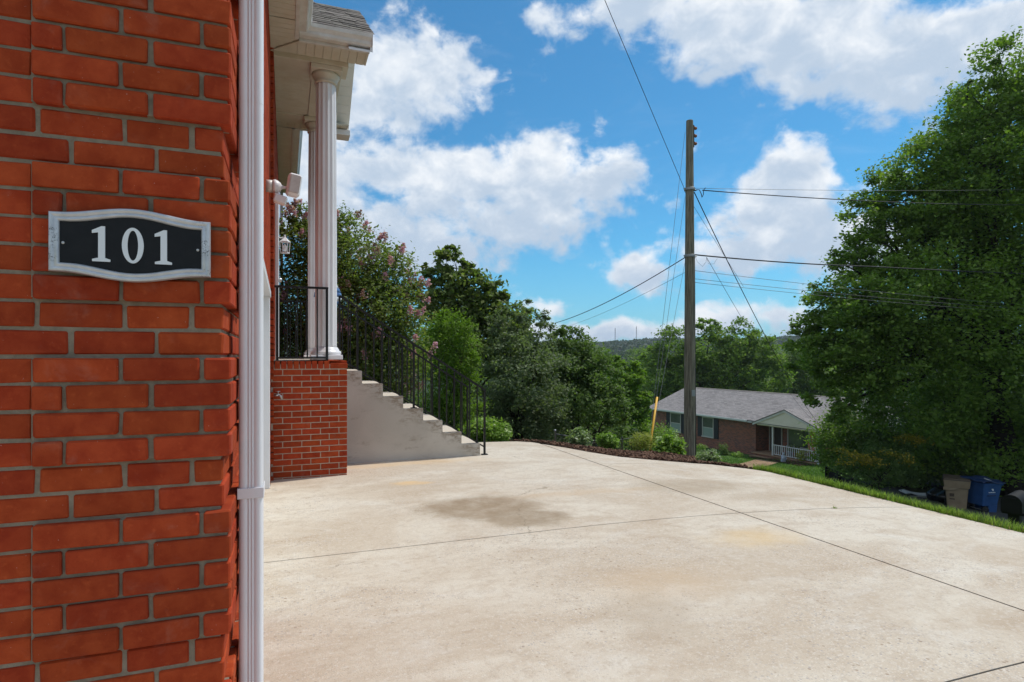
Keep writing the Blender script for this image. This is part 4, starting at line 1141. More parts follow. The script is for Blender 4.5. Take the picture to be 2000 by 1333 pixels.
# ---- the huge tree on the right
B = pxb([(1985, 165, 90), (1905, 250, 85), (1860, 300, 55, 1), (1800, 375, 90), (1730, 385, 45), (1950, 380, 120, -1), (1770, 470, 85), (1700, 460, 35), (1690, 560, 75), (1620, 600, 55, .5), (1860, 520, 130, 1), (1800, 600, 110, -1.5), (1590, 680, 50), (1640, 690, 65, -1), (1615, 755, 42, -1), (1720, 680, 90, -1), (1790, 740, 110, -.5), (1920, 640, 140, -1.5), (1930, 800, 130, 0), (1690, 790, 60, 0), (1830, 840, 80, 1),
         (2070, 250, 160), (2120, 450, 200, -1), (2110, 680, 200), (2230, 350, 180, 1), (2250, 600, 200), (2050, 450, 150, 4), (1900, 450, 120, 4), (1850, 700, 120, 4), (1950, 250, 90, 3), (1890, 160, 14), (1950, 110, 30), (1660, 615, 40), (1645, 800, 42, -1), (1600, 640, 45), (1565, 650, 25), (1680, 730, 60, -1.5), (1655, 520, 40), (1715, 500, 55, -.5), (1850, 400, 80, -.5), (1750, 580, 80, -1.5), (1640, 640, 70, -.5), (1600, 700, 55, -.5), (1700, 430, 60), (1575, 720, 30), (1760, 420, 75), (1850, 330, 75), (1680, 620, 85, -1), (1930, 190, 70)], 22)
make_tree('hackberry_tree', 'huge spreading green tree towering over the street and bins', ground_under(1985, 22.5), B, 270000, .14, 'oak_leaf', 'dark_bark', .42, .34, 29, spread=.15, shell=.5, cl=110, aspect=.7)
# ---- understorey below it
def under(px, y, r, d, n, size, leaf, name, label, seed, group=None):
    k = [(px, y, r), (px - r * .6, y + r * .4, r * .7, .3), (px + r * .6, y + r * .3, r * .75, .5), (px, y + r * .7, r * .7, -.2)]
    make_tree(name, label, ground_under(px, d), pxb(k, d), n, size, leaf, 'dark_bark', .07, .15, seed, group, 'tree', .22, .4)
under(1660, 850, 60, 26, 14000, .14, 'oak_leaf', 'dogwood_tree', 'loose leafy tree hiding the right end of the neighbouring porch', 31)
under(1760, 850, 85, 25, 20000, .15, 'dark_leaf', 'privet_tree', 'dark bushy tree behind the orange-tipped maple', 32)
under(1880, 850, 90, 25.5, 20000, .16, 'dark_leaf', 'privet_tree', 'dark bushy tree growing behind the tan bin', 33)
under(1985, 850, 100, 25, 20000, .16, 'dark_leaf', 'privet_tree', 'dark bushy tree growing behind the black mailbox', 34)
under(2100, 850, 120, 24, 14000, .17, 'dark_leaf', 'privet_tree', 'dark bushy tree up the street beyond the mailbox', 35)
def maple_tips(rng, bl):
    out = []
    for b in bl[[0, 1, 3, 4, 5]]:
        for _ in range(5):
            d = rng.normal(size=3); d[2] = abs(d[2]) + .4; d[1] -= .5; d /= np.linalg.norm(d); c = b[:3] + d * b[3:6] * .95
            out.append(c + rng.normal(size=(60, 3)) * np.array([.16, .16, .05]))
    return [('leaf_tips', np.concatenate(out), .09, 'maple_leaf')]
B = pxb([(1650, 905, 28), (1690, 912, 24), (1705, 880, 26, .5), (1760, 875, 24, .4), (1735, 905, 30), (1785, 868, 14, .4), (1700, 935, 30, .4), (1760, 925, 32, .4)], 20.5)
make_tree('maple_tree', 'low maple with orange and yellow leaf tips above the dark fence', ground_under(1715, 20.7), B, 6500, .10, 'dark_leaf', 'dark_bark', .05, .3, 36, spread=.22, shell=.4, aspect=.4, extra=maple_tips)

# ---- shrubs along the mulch bed
def shrub(px, ytop, ybot, w, d, n, size, leaf, name, label, seed, aspect=.6, open_=.4, twig=.012):
    h = (ybot - ytop) / FPX * d; r = w / 2 / FPX * d; g_ = at(px, ybot, d); z = g_.z
    B_ = [(g_.x, g_.y, z + h * .62, r * .85, r * .85, h * .38), (g_.x - r * .45 * RT.x, g_.y - r * .45 * RT.y, z + h * .5, r * .55, r * .55, h * .34), (g_.x + r * .45 * RT.x, g_.y + r * .45 * RT.y, z + h * .5, r * .55, r * .55, h * .36), (g_.x, g_.y, z + h * .3, r * .6, r * .6, h * .26)]
    make_tree(name, label, (g_.x, g_.y, z), B_, n, size, leaf, 'bark', twig, .1, seed, None, 'shrub', .24, open_, 12, aspect, None, 3, 2, 'foliage')
shrub(952, 818, 868, 92, 10.3, 2600, .075, 'shrub_leaf', 'laurel_shrub', 'glossy bright green shrub at the foot of the stair railing', 41, .5)
shrub(1131, 838, 886, 46, 10.4, 1500, .06, 'pale_shrub_leaf', 'variegated_shrub', 'round pale variegated shrub next to the steel fence post', 42)
shrub(1186, 846, 885, 42, 10.6, 1200, .065, 'shrub_leaf', 'round_shrub', 'round bright green shrub between variegated shrub and yellow grass bush', 43)
shrub(1253, 842, 892, 46, 10.9, 2200, .05, 'yellow_leaf', 'nandina_shrub', 'feathery yellow-green bush at the foot of the yellow guy guard', 44, .25)
shrub(1307, 853, 897, 56, 11.0, 900, .10, 'shrub_leaf', 'hydrangea_shrub', 'big-leaved drooping green shrub beside the utility pole', 45, .6)
shrub(1384, 880, 913, 42, 9.3, 1500, .04, 'pale_shrub_leaf', 'abelia_shrub', 'small pale-tipped shrub in the mulch right of the utility pole', 46)
shrub(1288, 828, 890, 70, 30, 3500, .11, 'shrub_leaf', 'foundation_shrub', 'green bush against the left corner of the neighbouring house', 47)

# ------------------------------------------------------------------ mulch bed
mulch_poly = [(3.6, 9.35), (3.95, 9.12), (4.2, 8.5), (4.4, 7.95), (4.62, 7.6), (5.1, 7.2), (5.66, 6.97), (6.1, 6.66), (6.6, 6.9), (7.6, 8.2), (9.4, 11.2), (9.6, 12.6), (7.4, 12.0), (5.4, 10.6), (3.6, 9.9)]
mu = poly_patch('mulch_bed', mulch_poly, drape(.03), 'mulch_soil', .3)
tag(mu, kind='structure')
def inside(x, y, poly):
    c = False; j = len(poly) - 1
    for i in range(len(poly)):
        if (poly[i][1] > y) != (poly[j][1] > y) and x < (poly[j][0] - poly[i][0]) * (y - poly[i][1]) / (poly[j][1] - poly[i][1]) + poly[i][0]: c = not c
        j = i
    return c
chips = MB(); rr = random.Random(5); cnt = 0
cxs = []
while len(cxs) < 5200:
    x, y = rr.uniform(3.5, 9.6), rr.uniform(6.6, 12.6)
    if inside(x, y, mulch_poly): cxs.append((x, y))
czs = terr(np.array([c[0] for c in cxs]), np.array([c[1] for c in cxs]))
for (x, y), z in zip(cxs, czs):
    M = Matrix.Translation((x, y, z + .04 + rr.uniform(0, .022))) @ Matrix.Rotation(rr.uniform(0, 6.3), 4, 'Z') @ Matrix.Rotation(rr.uniform(-.5, .5), 4, 'Y') @ Matrix.Rotation(rr.uniform(-.6, .6), 4, 'X')
    l_, w_, h_ = rr.uniform(.014, .042), rr.uniform(.006, .013), rr.uniform(.004, .01); chips.box(-l_, l_, -w_, w_, -h_, h_, M)
tag(chips.build('mulch_chips', 'mulch_chip'), 'brown bark mulch chips covering the bed around the pole', 'mulch', kind='stuff')

# ------------------------------------------------------------------ grass
def grass(name, label, n, region, zfun, hmin, hmax, leaf, seed, width=.005):
    rng = np.random.default_rng(seed); x, y = region(rng, n); z = zfun(x, y)
    m = len(x); h = rng.uniform(hmin, hmax, m); a = rng.uniform(0, 6.283, m); lean = rng.uniform(.1, .75, m) * h
    dx, dy = np.cos(a), np.sin(a); w = width * rng.uniform(.7, 1.3, m)
    b = np.stack([x, y, z - .01], -1); s_ = np.stack([-dy * w, dx * w, 0 * w], -1); ld = np.stack([dx * lean, dy * lean, 0 * lean], -1)
    up_ = np.zeros((m, 3)); up_[:, 2] = h
    v = np.stack([b - s_, b + s_, b + up_ * .6 + ld * .35 + s_ * .8, b + up_ * .6 + ld * .35 - s_ * .8, b + up_ * .95 + ld], 1).reshape(-1, 3)
    k = np.arange(m)[:, None] * 5
    f = np.concatenate([k + np.array([[0, 1, 2]]), k + np.array([[0, 2, 3]]), k + np.array([[3, 2, 4]])])
    return tag(obj(name, np_mesh(name, v, f), leaf), label, 'grass', kind='stuff')
def strip(rng, n):
    y = rng.uniform(-1.5, 6.75, n); x = 6.22 + rng.random(n) ** 1.5 * 1.5
    patch = np.sin(x * 7 + y * 3.1) + np.sin(y * 5.3 - x * 2.2) + rng.normal(size=n) * .9
    k = patch > -1.6
    return x[k], y[k]
grass('grass_verge', 'bright green grass fringe growing along the edge of the driveway', 46000, strip, lambda x, y: terr(x, y) + .0, .05, .155, 'grass_leaf', 3, .005)
grass('straw_verge', 'dry straw coloured blades in the grass fringe', 10000, strip, lambda x, y: terr(x, y), .04, .10, 'dead_grass', 4, .005)
def lawn_far(rng, n):
    d = rng.uniform(11, 44, n); px = rng.uniform(1360, 1640, n); u = (px - 1000) / FPX
    return (FW.x + RT.x * u) * d, (FW.y + RT.y * u) * d
grass('lawn_grass', 'mown green grass of the lawn in front of the neighbouring house', 26000, lawn_far, lambda x, y: terr(x, y), .05, .12, 'lawn_leaf', 5, .02)
# a weed in the joint
tag(grass('joint_weed', 'tiny tuft of grass growing in the driveway joint', 26, lambda r_, n: (5.05 + r_.normal(size=n) * .015, 4.37 + r_.normal(size=n) * .008), lambda x, y: np.full(len(x), zdrive(5.05)), .015, .035, 'grass_leaf', 6, .003), kind='thing')

# ------------------------------------------------------------------ utility pole and wires
PD = 14.0; pb = at(1347, 903, PD)
pole = thing('utility_pole', 'tall weathered wooden utility pole standing in the mulch bed', 'utility pole', (pb.x, pb.y, pb.z))
ph = (903 - 236) / FPX * PD
MB().lathe([(.137, -1.2), (.135, 0), (.125, ph * .3), (.105, ph * .65), (.080, ph - .02), (.074, ph), (.0, ph + .02)], 22).build('shaft', 'pole_wood', pole, True)
brm = MB(); brm.box(.07, .11, -.03, .03, ph - .62, ph - .1); brm.build('bracket', 'cable', pole)
for zz in (.16, .34, .52):
    MB().lathe([(0, 0), (.03, .005), (.045, .03), (.03, .05), (.04, .075), (.02, .1), (0, .1)], 12, Matrix.Translation((.10, 0, ph - zz)) @ Matrix.Rotation(R(90), 4, 'Y')).build('insulator', 'terracotta', pole, True)
for zz, px_ in ((6.39, 1), (4.83, 1)):
    m = MB(); m.tube([(-.17, 0, zz), (.2, 0, zz)], .012, 6); m.build('bolt', 'galvanised', pole)
    MB().lathe([(.124, -.03), (.128, -.025), (.128, .025), (.124, .03)], 18, Matrix.Translation((0, 0, zz))).build('band', 'galvanised', pole)
MB().box(-.05, .05, -.145, -.135, 1.55, 1.70).build('number_tag', 'galvanised', pole)
MB().tube([(.10, -.10, 0), (.085, -.085, 2.4), (.075, -.08, 4.8)], .014, 8).build('ground_conduit', 'dark_steel', pole, True)
def wire(name, label, pts, r, mat, sag=0.0, n=26, group=None, cat='cable'):
    """cable through world points with a little sag between them"""
    P_ = []
    for a, b in zip(pts[:-1], pts[1:]):
        for i in range(n):
            t_ = i / n; p = Vector(a).lerp(Vector(b), t_); p.z -= sag * 4 * t_ * (1 - t_); P_.append(p)
    P_.append(Vector(pts[-1])); o0 = Vector(pts[0])
    m = MB().tube([p - o0 for p in P_], r * .72, 6); o = m.build(name, mat, None, True, o0); return tag(o, label, cat, group)
A = lambda px, py, d=PD: at(px, py, d)
GW = 'wires running to the utility pole'
drop = A(1338, 372); q = Vector((-6.0, -7.5, 9.2))
e_ = Vector(RT * -7.0 + FW * -2.0) + Vector((0, 0, CZ + 7.0 * 2.13))
far_ = drop + (e_ - drop) * 1.6
wire('power_line', 'service cable rising from the pole high overhead past the house', [drop, far_], .0085, 'cable', .12, group=GW)
wire('power_line', 'thick twisted power cable running level from upper pole towards the big tree', [A(1372, 372), A(2260, 392, 23)], .016, 'cable', .25, group=GW)
wire('power_line', 'thin bare wire above the twisted power cable', [A(1356, 368), A(2260, 362, 23)], .006, 'bare_wire', .12, group=GW)
# drip loops
lp = [A(1357, 374), A(1360, 371), A(1366, 371), A(1370, 380), A(1371, 386), A(1374, 380), A(1374, 372), A(1378, 367)]
wire('drip_loop', 'short looped cable joining the wires at the upper pole', lp, .012, 'cable', 0, 4, group=GW)
wire('drip_loop', 'thin hanging cable loop under the phone cable at the pole', [A(1357, 499), A(1362, 512), A(1372, 521), A(1379, 512), A(1380, 504), A(1384, 516), A(1394, 516), A(1401, 505)], .004, 'cable', 0, 4, group=GW)
wire('phone_cable', 'thick black phone cable running right from the pole into the big tree', [A(1357, 498), A(1700, 521, 17), A(2260, 543, 22)], .022, 'cable', .04, group=GW)
wire('phone_cable', 'thick black phone cable running left from the pole down behind the trees', [A(1337, 504), A(1000, 640, 34)], .016, 'cable', .55, group=GW)
wire('phone_cable', 'thin lower cable running left from the pole towards the dark trees', [A(1337, 533), A(1040, 652, 34)], .006, 'bare_wire', .3, group=GW)
for y0, y1, lb in ((529, 592, 'upper'), (545, 597, 'middle'), (552, 604, 'lowest')):
    wire('phone_cable', lb + ' of three thin cables running right from the lower pole to the tree', [A(1357, y0), A(2150, y1 + 14, 21)], .007, 'bare_wire', .10, group=GW)
wire('power_line', 'twisted service cable dropping from the pole to the neighbouring porch roof', [A(1356, 376), A(1606, 836, 39)], .016, 'cable', .55, group=GW)
wire('phone_cable', 'thin line dropping from mid pole to the neighbouring roof', [A(1380, 503), A(1600, 832, 40)], .007, 'cable', .5, group=GW)
wire('power_line', 'thin straight line passing behind the pole to the service drop', [A(1338, 376), A(1452, 560, 18)], .006, 'cable', 0, group=GW)
anchor = A(1267, 890, 11.2)
gtop = [(1338, 258, 'highest guy wire from the pole top down to the yellow guard'), (1338, 385, 'middle guy wire from the upper pole to the yellow guard'), (1338, 512, 'lowest guy wire from the phone cable bracket to the yellow guard')]
for i, (px_, py_, lb) in enumerate(gtop):
    o3 = Vector((.03 * (i - 1), .02 * i, 0))
    wire('guy_wire', lb, [A(px_, py_), anchor + o3], .0055, 'bare_wire', .0, group='guy wires of the utility pole', cat='guy wire')
gt_ = (A(1338, 400) - anchor).normalized()
tag(MB().tube([Vector((0, 0, -.1)), gt_ * .35, gt_ * 1.22], .021, 10).build('guy_guard', 'yellow_plastic', None, True, anchor), 'yellow plastic guard sleeve leaning at the foot of the guy wires', 'guy guard')

# ------------------------------------------------------------------ chain-link fence
f0 = at(1040, 874, 11.0); fpts = [at(1084, 880, 11.4), at(1165, 884, 15.5), at(1215, 884, 19.5), at(1262, 876, 25)]
fence = thing('chain_link_fence', 'chain-link fence with steel posts behind the mulch bed shrubs', 'fence', (fpts[0].x, fpts[0].y, tz(fpts[0].x, fpts[0].y)))
FO = fence.location
fp = [Vector((p.x, p.y, tz(p.x, p.y))) for p in fpts]; htop = [at(1084, 843, 11.4).z - fp[0].z, at(1165, 858, 15.5).z - fp[1].z, at(1215, 856, 19.5).z - fp[2].z, at(1262, 848, 25).z - fp[3].z]
for p, h in zip(fp, htop):
    MB().lathe([(.022, -.2), (.022, h), (.027, h + .005), (.024, h + .03), (0, h + .04)], 12).build('fence_post', 'galvanised' if p is fp[0] else 'dark_steel', fence, True, p - FO)
for i in range(3):
    a = fp[i] + Vector((0, 0, htop[i] - .05)); b = fp[i + 1] + Vector((0, 0, htop[i + 1] - .05))
    MB().tube([a - FO, b - FO], .014, 8).build('top_rail', 'dark_steel', fence, True)
    m = MB(); L = (b - a).length; n = int(L / .16)
    for k in range(-6, n):
        for sgn in (0, 1):
            t0, t1 = k / n, (k + 6.5) / n
            p0 = a.lerp(b, max(0, min(1, t0))); p1 = a.lerp(b, max(0, min(1, t1)))
            z0_, z1_ = (0, -1.05) if sgn else (-1.05, 0)
            c0 = (max(0, t0) - t0) / (t1 - t0); c1 = (min(1, t1) - t0) / (t1 - t0)
            if c1 <= c0: continue
            m.tube([p0 + Vector((0, 0, z0_ + (z1_ - z0_) * c0)) - FO, p1 + Vector((0, 0, z0_ + (z1_ - z0_) * c1)) - FO], .0013, 3, False)
    m.build('chain_mesh', 'dark_steel', fence)
pth = poly_patch('path', [(p.x, p.y) for p in (at(1195, 0, 17), at(1262, 0, 16), at(1285, 0, 19), at(1262, 0, 24), at(1215, 0, 24))], drape(.04), 'tan_path', .5)
tag(pth, kind='structure')

# ------------------------------------------------------------------ neighbour's house
NL = Vector((32.2, 47.7, 0)); NR = Vector((33.2, 35.5, 0)); ex = (NR - NL).normalized(); ey = Vector((ex.y, -ex.x, 0))
NG = -6.2
nh = thing('neighbour_house', 'low brown brick ranch house with grey shingle roof and small gabled porch', 'house', (NL.x, NL.y, NG), math.atan2(ex.y, ex.x))
def nt(px, off=0.0):
    u = (px - 1000) / FPX; o = NL + ey * (-off) * -1
    o = NL - Vector((ex.y, -ex.x, 0)) * 0 + (Vector((-ex.y, ex.x, 0)) * -off)
    f0_, r0_ = o.dot(FW), o.dot(RT); fx, rx = ex.dot(FW), ex.dot(RT)
    t_ = (u * f0_ - r0_) / (rx - u * fx); return t_, f0_ + t_ * fx
def nz(px, py, off=0.0):
    t_, d = nt(px, off); return CZ - (py - HOR) / FPX * d - NG
# local frame: x along the front, y to the back (front face at y=0), z up; "off" is metres in front of the front
tR = nt(1476)[0]; tE = nt(1601)[0] + .15; ZEV = nz(1372, 811) ; DEP = 8.6; BK = 1.3
m = MB(); m.box(0, tR, 0, DEP, -.6, ZEV); m.box(tR - .001, tE, BK, DEP - .01, -.6, ZEV - .002); wall = m.build('wall', 'neighbour_brick', nh)
m = MB(); m.prism([(0, ZEV + .0), (DEP, ZEV), (DEP / 2, ZEV + 1.68)], 'x', .0, .12); m.prism([(0, ZEV + .0), (DEP, ZEV), (DEP / 2, ZEV + 1.68)], 'x', tE + 3.2, tE + 3.32); m.build('gable_end', 'siding', nh)
OV = .45; tE2 = tE + 3.4
zp = lambda y: ZEV + .12 + (y + OV) * (1.82 / (DEP / 2 + OV)) if y < DEP / 2 else ZEV + .12 + (DEP + OV - y) * (1.82 / (DEP / 2 + OV))
m = MB(); m.prism([(-OV, zp(-OV) - .10), (-OV, zp(-OV)), (DEP / 2, zp(DEP / 2)), (DEP + OV, zp(DEP + OV)), (DEP + OV, zp(DEP + OV) - .1), (DEP / 2, zp(DEP / 2) - .1)], 'x', -.25, tE2); roof = m.build('roof', 'roof_shingles', nh)
m = MB(); m.prism([(DEP / 2 - .14, zp(DEP / 2) - .03), (DEP / 2, zp(DEP / 2) + .03), (DEP / 2 + .14, zp(DEP / 2) - .03)], 'x', -.26, tE2 + .01); m.build('ridge_cap', 'shingle', roof)
m = MB(); m.box(-.25, tR - .4, -OV - .10, -OV - .002, zp(-OV) - .13, zp(-OV) - .01); m.build('gutter', 'neighbour_trim', nh)
m = MB(); m.box(-.25, tE2, -OV, .0, ZEV - .02, ZEV + .002); m.box(-.25, tR, -OV + .0, -OV + .03, ZEV - .06, ZEV + .12); m.build('soffit', 'neighbour_trim', nh)
m = MB(); m.box(tE, tE + 3.3, .2, DEP - .02, -.6, ZEV - .003); m.build('wing_wall', 'neighbour_brick', nh)
def window(px0, px1, y0, y1, name='window'):
    a, b = nt(px0)[0], nt(px1)[0]; pm_ = (px0 + px1) / 2; zt_, zb_ = nz(pm_, y0), nz(pm_, y1)
    m = MB(); f_ = .09
    m.cbox(a, b, -.06, .02, zt_ - f_, zt_, .006); m.cbox(a - .04, b + .04, -.10, .02, zb_, zb_ + f_, .006); m.cbox(a, a + f_, -.06, .02, zb_ + f_, zt_ - f_, .006); m.cbox(b - f_, b, -.06, .02, zb_ + f_, zt_ - f_, .006)
    w = m.build(name, 'window_frame', nh)
    mid = (zt_ + zb_) / 2
    MB().box(a + f_, b - f_, -.022, -.015, mid, zt_ - f_).build('pane', 'window_glass', w); MB().box(a + f_, b - f_, -.022, -.015, zb_ + f_, mid - .06).build('pane', 'window_blind', w)
    MB().cbox(a + f_, b - f_, -.05, .0, mid - .06, mid, .005).build('sash', 'window_frame', w)
    return a, b, zt_, zb_
def shutter(a, b, zt_, zb_):
    s_ = MB().cbox(a, b, -.05, -.003, zb_, zt_, .008).build('shutter', 'shutter_paint', nh)
    n = 14
    for i in range(n): 
        z = zb_ + .08 + (zt_ - zb_ - .16) * i / n; MB().box(a + .05, b - .05, -.062, -.051, z, z + (zt_ - zb_) / n * .55).build('slat', 'shutter_paint', s_)
for (p0, p1, y0, y1) in ((1309.5, 1330.5, 807, 845), (1372, 1394.5, 815, 855)):
    a, b, zt_, zb_ = window(p0, p1, y0, y1); w_ = .50
    shutter(a - w_ - .03, a - .03, zt_, zb_); shutter(b + .03, b + w_ + .03, zt_, zb_)
# porch
PF = -.35                                             # railing plane
tA, tB = nt(1509.6, .35)[0], nt(1598, .35)[0]
ZFL = nz(1511, 890, .35)
m = MB(); m.box(tR + .003, tE + .1, -.45, BK - .002, -.6, ZFL - .08); m.build('porch_base', 'neighbour_brick', nh)
m = MB(); m.cbox(tR + .003, tE + .12, -.5, BK - .002, ZFL - .079, ZFL, .01); m.build('porch_floor', 'tan_path', nh)
for i in range(2): MB().cbox(tR + .15, tA - .1, -.85 - .32 * i, -.45 if i == 0 else -.851, -.3, ZFL - .19 - .17 * i, .015).build('step', 'tan_path', nh)
for tx in (tA, tB): MB().cbox(tx - .06, tx + .06, PF - .06, PF + .06, ZFL, ZEV - .05, .008).build('porch_post', 'neighbour_trim', nh)
rail = MB().cbox(tA + .06, tB - .06, PF - .03, PF + .03, ZFL + .74, ZFL + .80, .006).build('railing', 'neighbour_trim', nh)
MB().cbox(tA + .06, tB - .06, PF - .025, PF + .025, ZFL + .08, ZFL + .13, .006).build('bottom_rail', 'neighbour_trim', rail)
nbal = 22
for i in range(1, nbal): 
    x = tA + (tB - tA) * i / nbal; MB().box(x - .024, x + .024, PF - .02, PF + .02, ZFL + .1305, ZFL + .7395).build('baluster', 'neighbour_trim', rail)
# porch gable
g0, gp, g1 = nt(1471, .8)[0], nt(1526.6, .8)[0], nt(1604, .8)[0]; gp = (g0 + g1) / 2 - .1
zg0 = ZEV + .03; zgp = nz(1526.6, 801.5, .8); GY = -.72
m = MB(); m.prism([(g0 + .1, zg0), (g1 - .1, zg0), (gp, zgp - .12)], 'y', GY + .05, GY + .12); ped = m.build('porch_gable', 'siding', nh)
nsd = 9
for i in range(nsd):
    za, zb2 = zg0 + .02 + (zgp - .2 - zg0) * i / nsd, zg0 + .02 + (zgp - .2 - zg0) * (i + 1) / nsd
    f_ = lambda z: (z - zg0) / (zgp - .12 - zg0)
    x0_, x1_ = g0 + .1 + (gp - g0 - .1) * f_(za), g1 - .1 - (g1 - .1 - gp) * f_(za); x2_, x3_ = g0 + .1 + (gp - g0 - .1) * f_(zb2), g1 - .1 - (g1 - .1 - gp) * f_(zb2)
    mm = MB(); mm.add([(x0_, GY + .02, za), (x1_, GY + .02, za), (x3_, GY + .045, zb2), (x2_, GY + .045, zb2), (x0_, GY + .049, za), (x1_, GY + .049, za), (x3_, GY + .049, zb2), (x2_, GY + .049, zb2)], [(0, 1, 2, 3), (7, 6, 5, 4), (0, 4, 5, 1), (1, 5, 6, 2), (2, 6, 7, 3), (3, 7, 4, 0)]); mm.build('siding_board', 'siding', ped)
for (xa, za, xb, zb2) in ((g0 - .1, zg0 - .04, gp, zgp), (gp, zgp, g1 + .1, zg0 - .04)):
    mm = MB(); mm.prism([(xa, za - .14), (xb, zb2 - .14), (xb, zb2), (xa, za)], 'y', GY - .04, GY + .02); mm.build('rake_board', 'neighbour_trim', nh)
    mm = MB(); mm.prism([(xa, za + .002), (xb, zb2 + .002), (xb, zb2 + .07), (xa, za + .07)], 'y', GY - .08, 3.2); mm.build('porch_roof', 'roof_shingles', nh)
m = MB(); m.box(g0, g1, GY + .03, BK, ZEV - .06, ZEV - .021); m.cbox(g0 + .02, g1 - .02, PF - .1, PF + .1, ZEV - .16, ZEV - .061, .01); m.build('porch_ceiling', 'siding', nh)
# door and picture window in the porch recess (back wall at y=BK)
td0, td1 = tR + .25, tR + 1.25
d_ = MB().cbox(td0, td1, BK - .05, BK - .002, ZFL + .02, ZFL + 2.1, .008).build('front_door', 'door_paint', nh)
MB().cbox(td1, td1 + .09, BK - .08, BK - .003, ZFL, ZFL + 2.15, .006).build('door_frame', 'window_frame', d_)
MB().cbox(td0 - .09, td0, BK - .08, BK - .003, ZFL, ZFL + 2.15, .006).build('door_frame', 'window_frame', d_)
o1 = -BK; tw0, tw1 = nt(1541, o1)[0], nt(1580, o1)[0]; zw1, zw0 = ZFL + 2.15, ZFL + .62
m = MB(); m.cbox(tw0 - .1, tw0, BK - .07, BK - .002, zw0, zw1, .006); m.cbox(tw1, tw1 + .1, BK - .07, BK - .002, zw0, zw1, .006); m.cbox(tw0 - .1, tw1 + .1, BK - .07, BK - .002, zw1 + .0005, zw1 + .1, .006); m.cbox(tw0 - .14, tw1 + .14, BK - .12, BK - .002, zw0 - .1, zw0 - .0005, .006)
pw = m.build('picture_window', 'window_frame', nh); MB().box(tw0, tw1, BK - .035, BK - .025, zw0, zw1).build('pane', 'window_glass', pw)
m = MB(); xs_ = nt(1601, .62)[0]; m.cbox(xs_ - .05, xs_ + .05, -.78, -.70, -.5, ZEV - .02, .01); m.build('downspout', 'neighbour_trim', nh)
# things on and by the porch
NM = nh.matrix_world
def nw(x, y, z):
    a = math.atan2(ex.y, ex.x); return Vector((NL.x + x * math.cos(a) - y * math.sin(a), NL.y + x * math.sin(a) + y * math.cos(a), NG + z))
def flag():
    p = nw(nt(1588, .1)[0], -.1, ZEV - .55); t = thing('flag', 'striped flag hanging from a short pole at the porch post', 'flag', p)
    a = math.atan2(ex.y, ex.x); t.rotation_euler = (0, 0, a)
    MB().tube([(0, .5, -.45), (0, -.15, .2)], .015, 8).build('flag_pole', 'neighbour_trim', t)
    n = 9
    for i in range(n):
        x0_, x1_ = -.42 + .84 * i / n, -.42 + .84 * (i + 1) / n
        vs = []; fs = []; K = 8
        for k in range(K + 1):
            z = .12 - 1.25 * k / K; sh = .16 * k / K; ww = .55 + .45 * k / K
            for xx in (x0_, x1_): vs.append((xx * ww + sh - .1, -.1 + .05 * math.sin(xx * 16 + k * .3), z))
        fs = [(2 * k, 2 * k + 1, 2 * k + 3, 2 * k + 2) for k in range(K)]
        cut = 3 if i < 4 else 0
        if cut:
            MB().add(vs[:2 * cut + 2], fs[:cut]).build('canton', 'flag_blue', t)
            MB().add(vs[2 * cut:], [tuple(j for j in f) for f in fs[:K - cut]]).build('stripe', 'flag_red' if i % 2 == 0 else 'flag_white', t)
        else: MB().add(vs, fs).build('stripe', 'flag_red' if i % 2 == 0 else 'flag_white', t)
flag()
sp_ = nw(nt(1530, 1.4)[0], -1.4, 0); sp_.z = tz(sp_.x, sp_.y); 
stt = thing('garden_statue', 'small white stone figure statue standing on the lawn below the porch', 'statue', (sp_.x, sp_.y, at(1530, 909, 1).z and CZ - (909 - HOR) / FPX * sp_.dot(FW)))
MB().lathe([(0, 0), (.2, 0), (.2, .08), (.15, .1), (.17, .3), (.14, .5), (.16, .6), (.09, .68), (.05, .70), (.08, .75), (.085, .80), (.06, .86), (0, .88)], 14).build('figure', 'statue_stone', stt, True)
MB().tube([(.12, -.05, .6), (.16, -.12, .45), (.05, -.17, .42)], [.045, .04, .035], 8).build('arm', 'statue_stone', stt, True)
MB().tube([(-.12, -.05, .6), (-.16, -.12, .45), (-.05, -.17, .42)], [.045, .04, .035], 8).build('arm', 'statue_stone', stt, True)
def pot(px, label, leaf, seed, off=-.2, sc=1.0):
    x = nt(px, off)[0]; p = nw(x, -off, ZFL)
    t = make_tree('potted_plant', label, p, [(p.x, p.y, p.z + .55 * sc, .22 * sc, .22 * sc, .22 * sc), (p.x + .08, p.y, p.z + .4 * sc, .2 * sc, .2 * sc, .15)], 260, .13, leaf, 'bark', .015, .5, seed, 'plants on the neighbouring porch', 'plant', .25, .3, 10, crown_name='foliage')
    MB().lathe([(0, 0), (.11 * sc, 0), (.15 * sc, .26 * sc), (.16 * sc, .3 * sc), (.13 * sc, .3 * sc), (0, .27 * sc)], 16).build('pot', 'statue_stone' if seed % 2 else 'terracotta', t, True)
pot(1543, 'potted plant in a pale pot behind the porch railing by the window', 'pale_shrub_leaf', 51, -.4, 1.15); pot(1552, 'leafy potted plant in a terracotta pot below the porch window', 'oak_leaf', 52, -.4, 1.1)
def climber(px, py0, py1, label, leaf, seed, d=41):
    p = at(px, py1, d); h = (py1 - py0) / FPX * d
    make_tree('porch_shrub', label, p, [(p.x, p.y, p.z + h * .6, .4, .4, h * .35), (p.x + .15, p.y, p.z + h * .3, .35, .35, h * .3)], 900, .12, leaf, 'bark', .02, .2, seed, None, 'shrub', .25, .3, 10, crown_name='foliage')
climber(1568, 876, 912, 'yellow-green bush growing against the white porch railing', 'yellow_leaf', 53); climber(1583, 890, 925, 'dark rose bush below the porch railing beside the downspout', 'dark_leaf', 54)
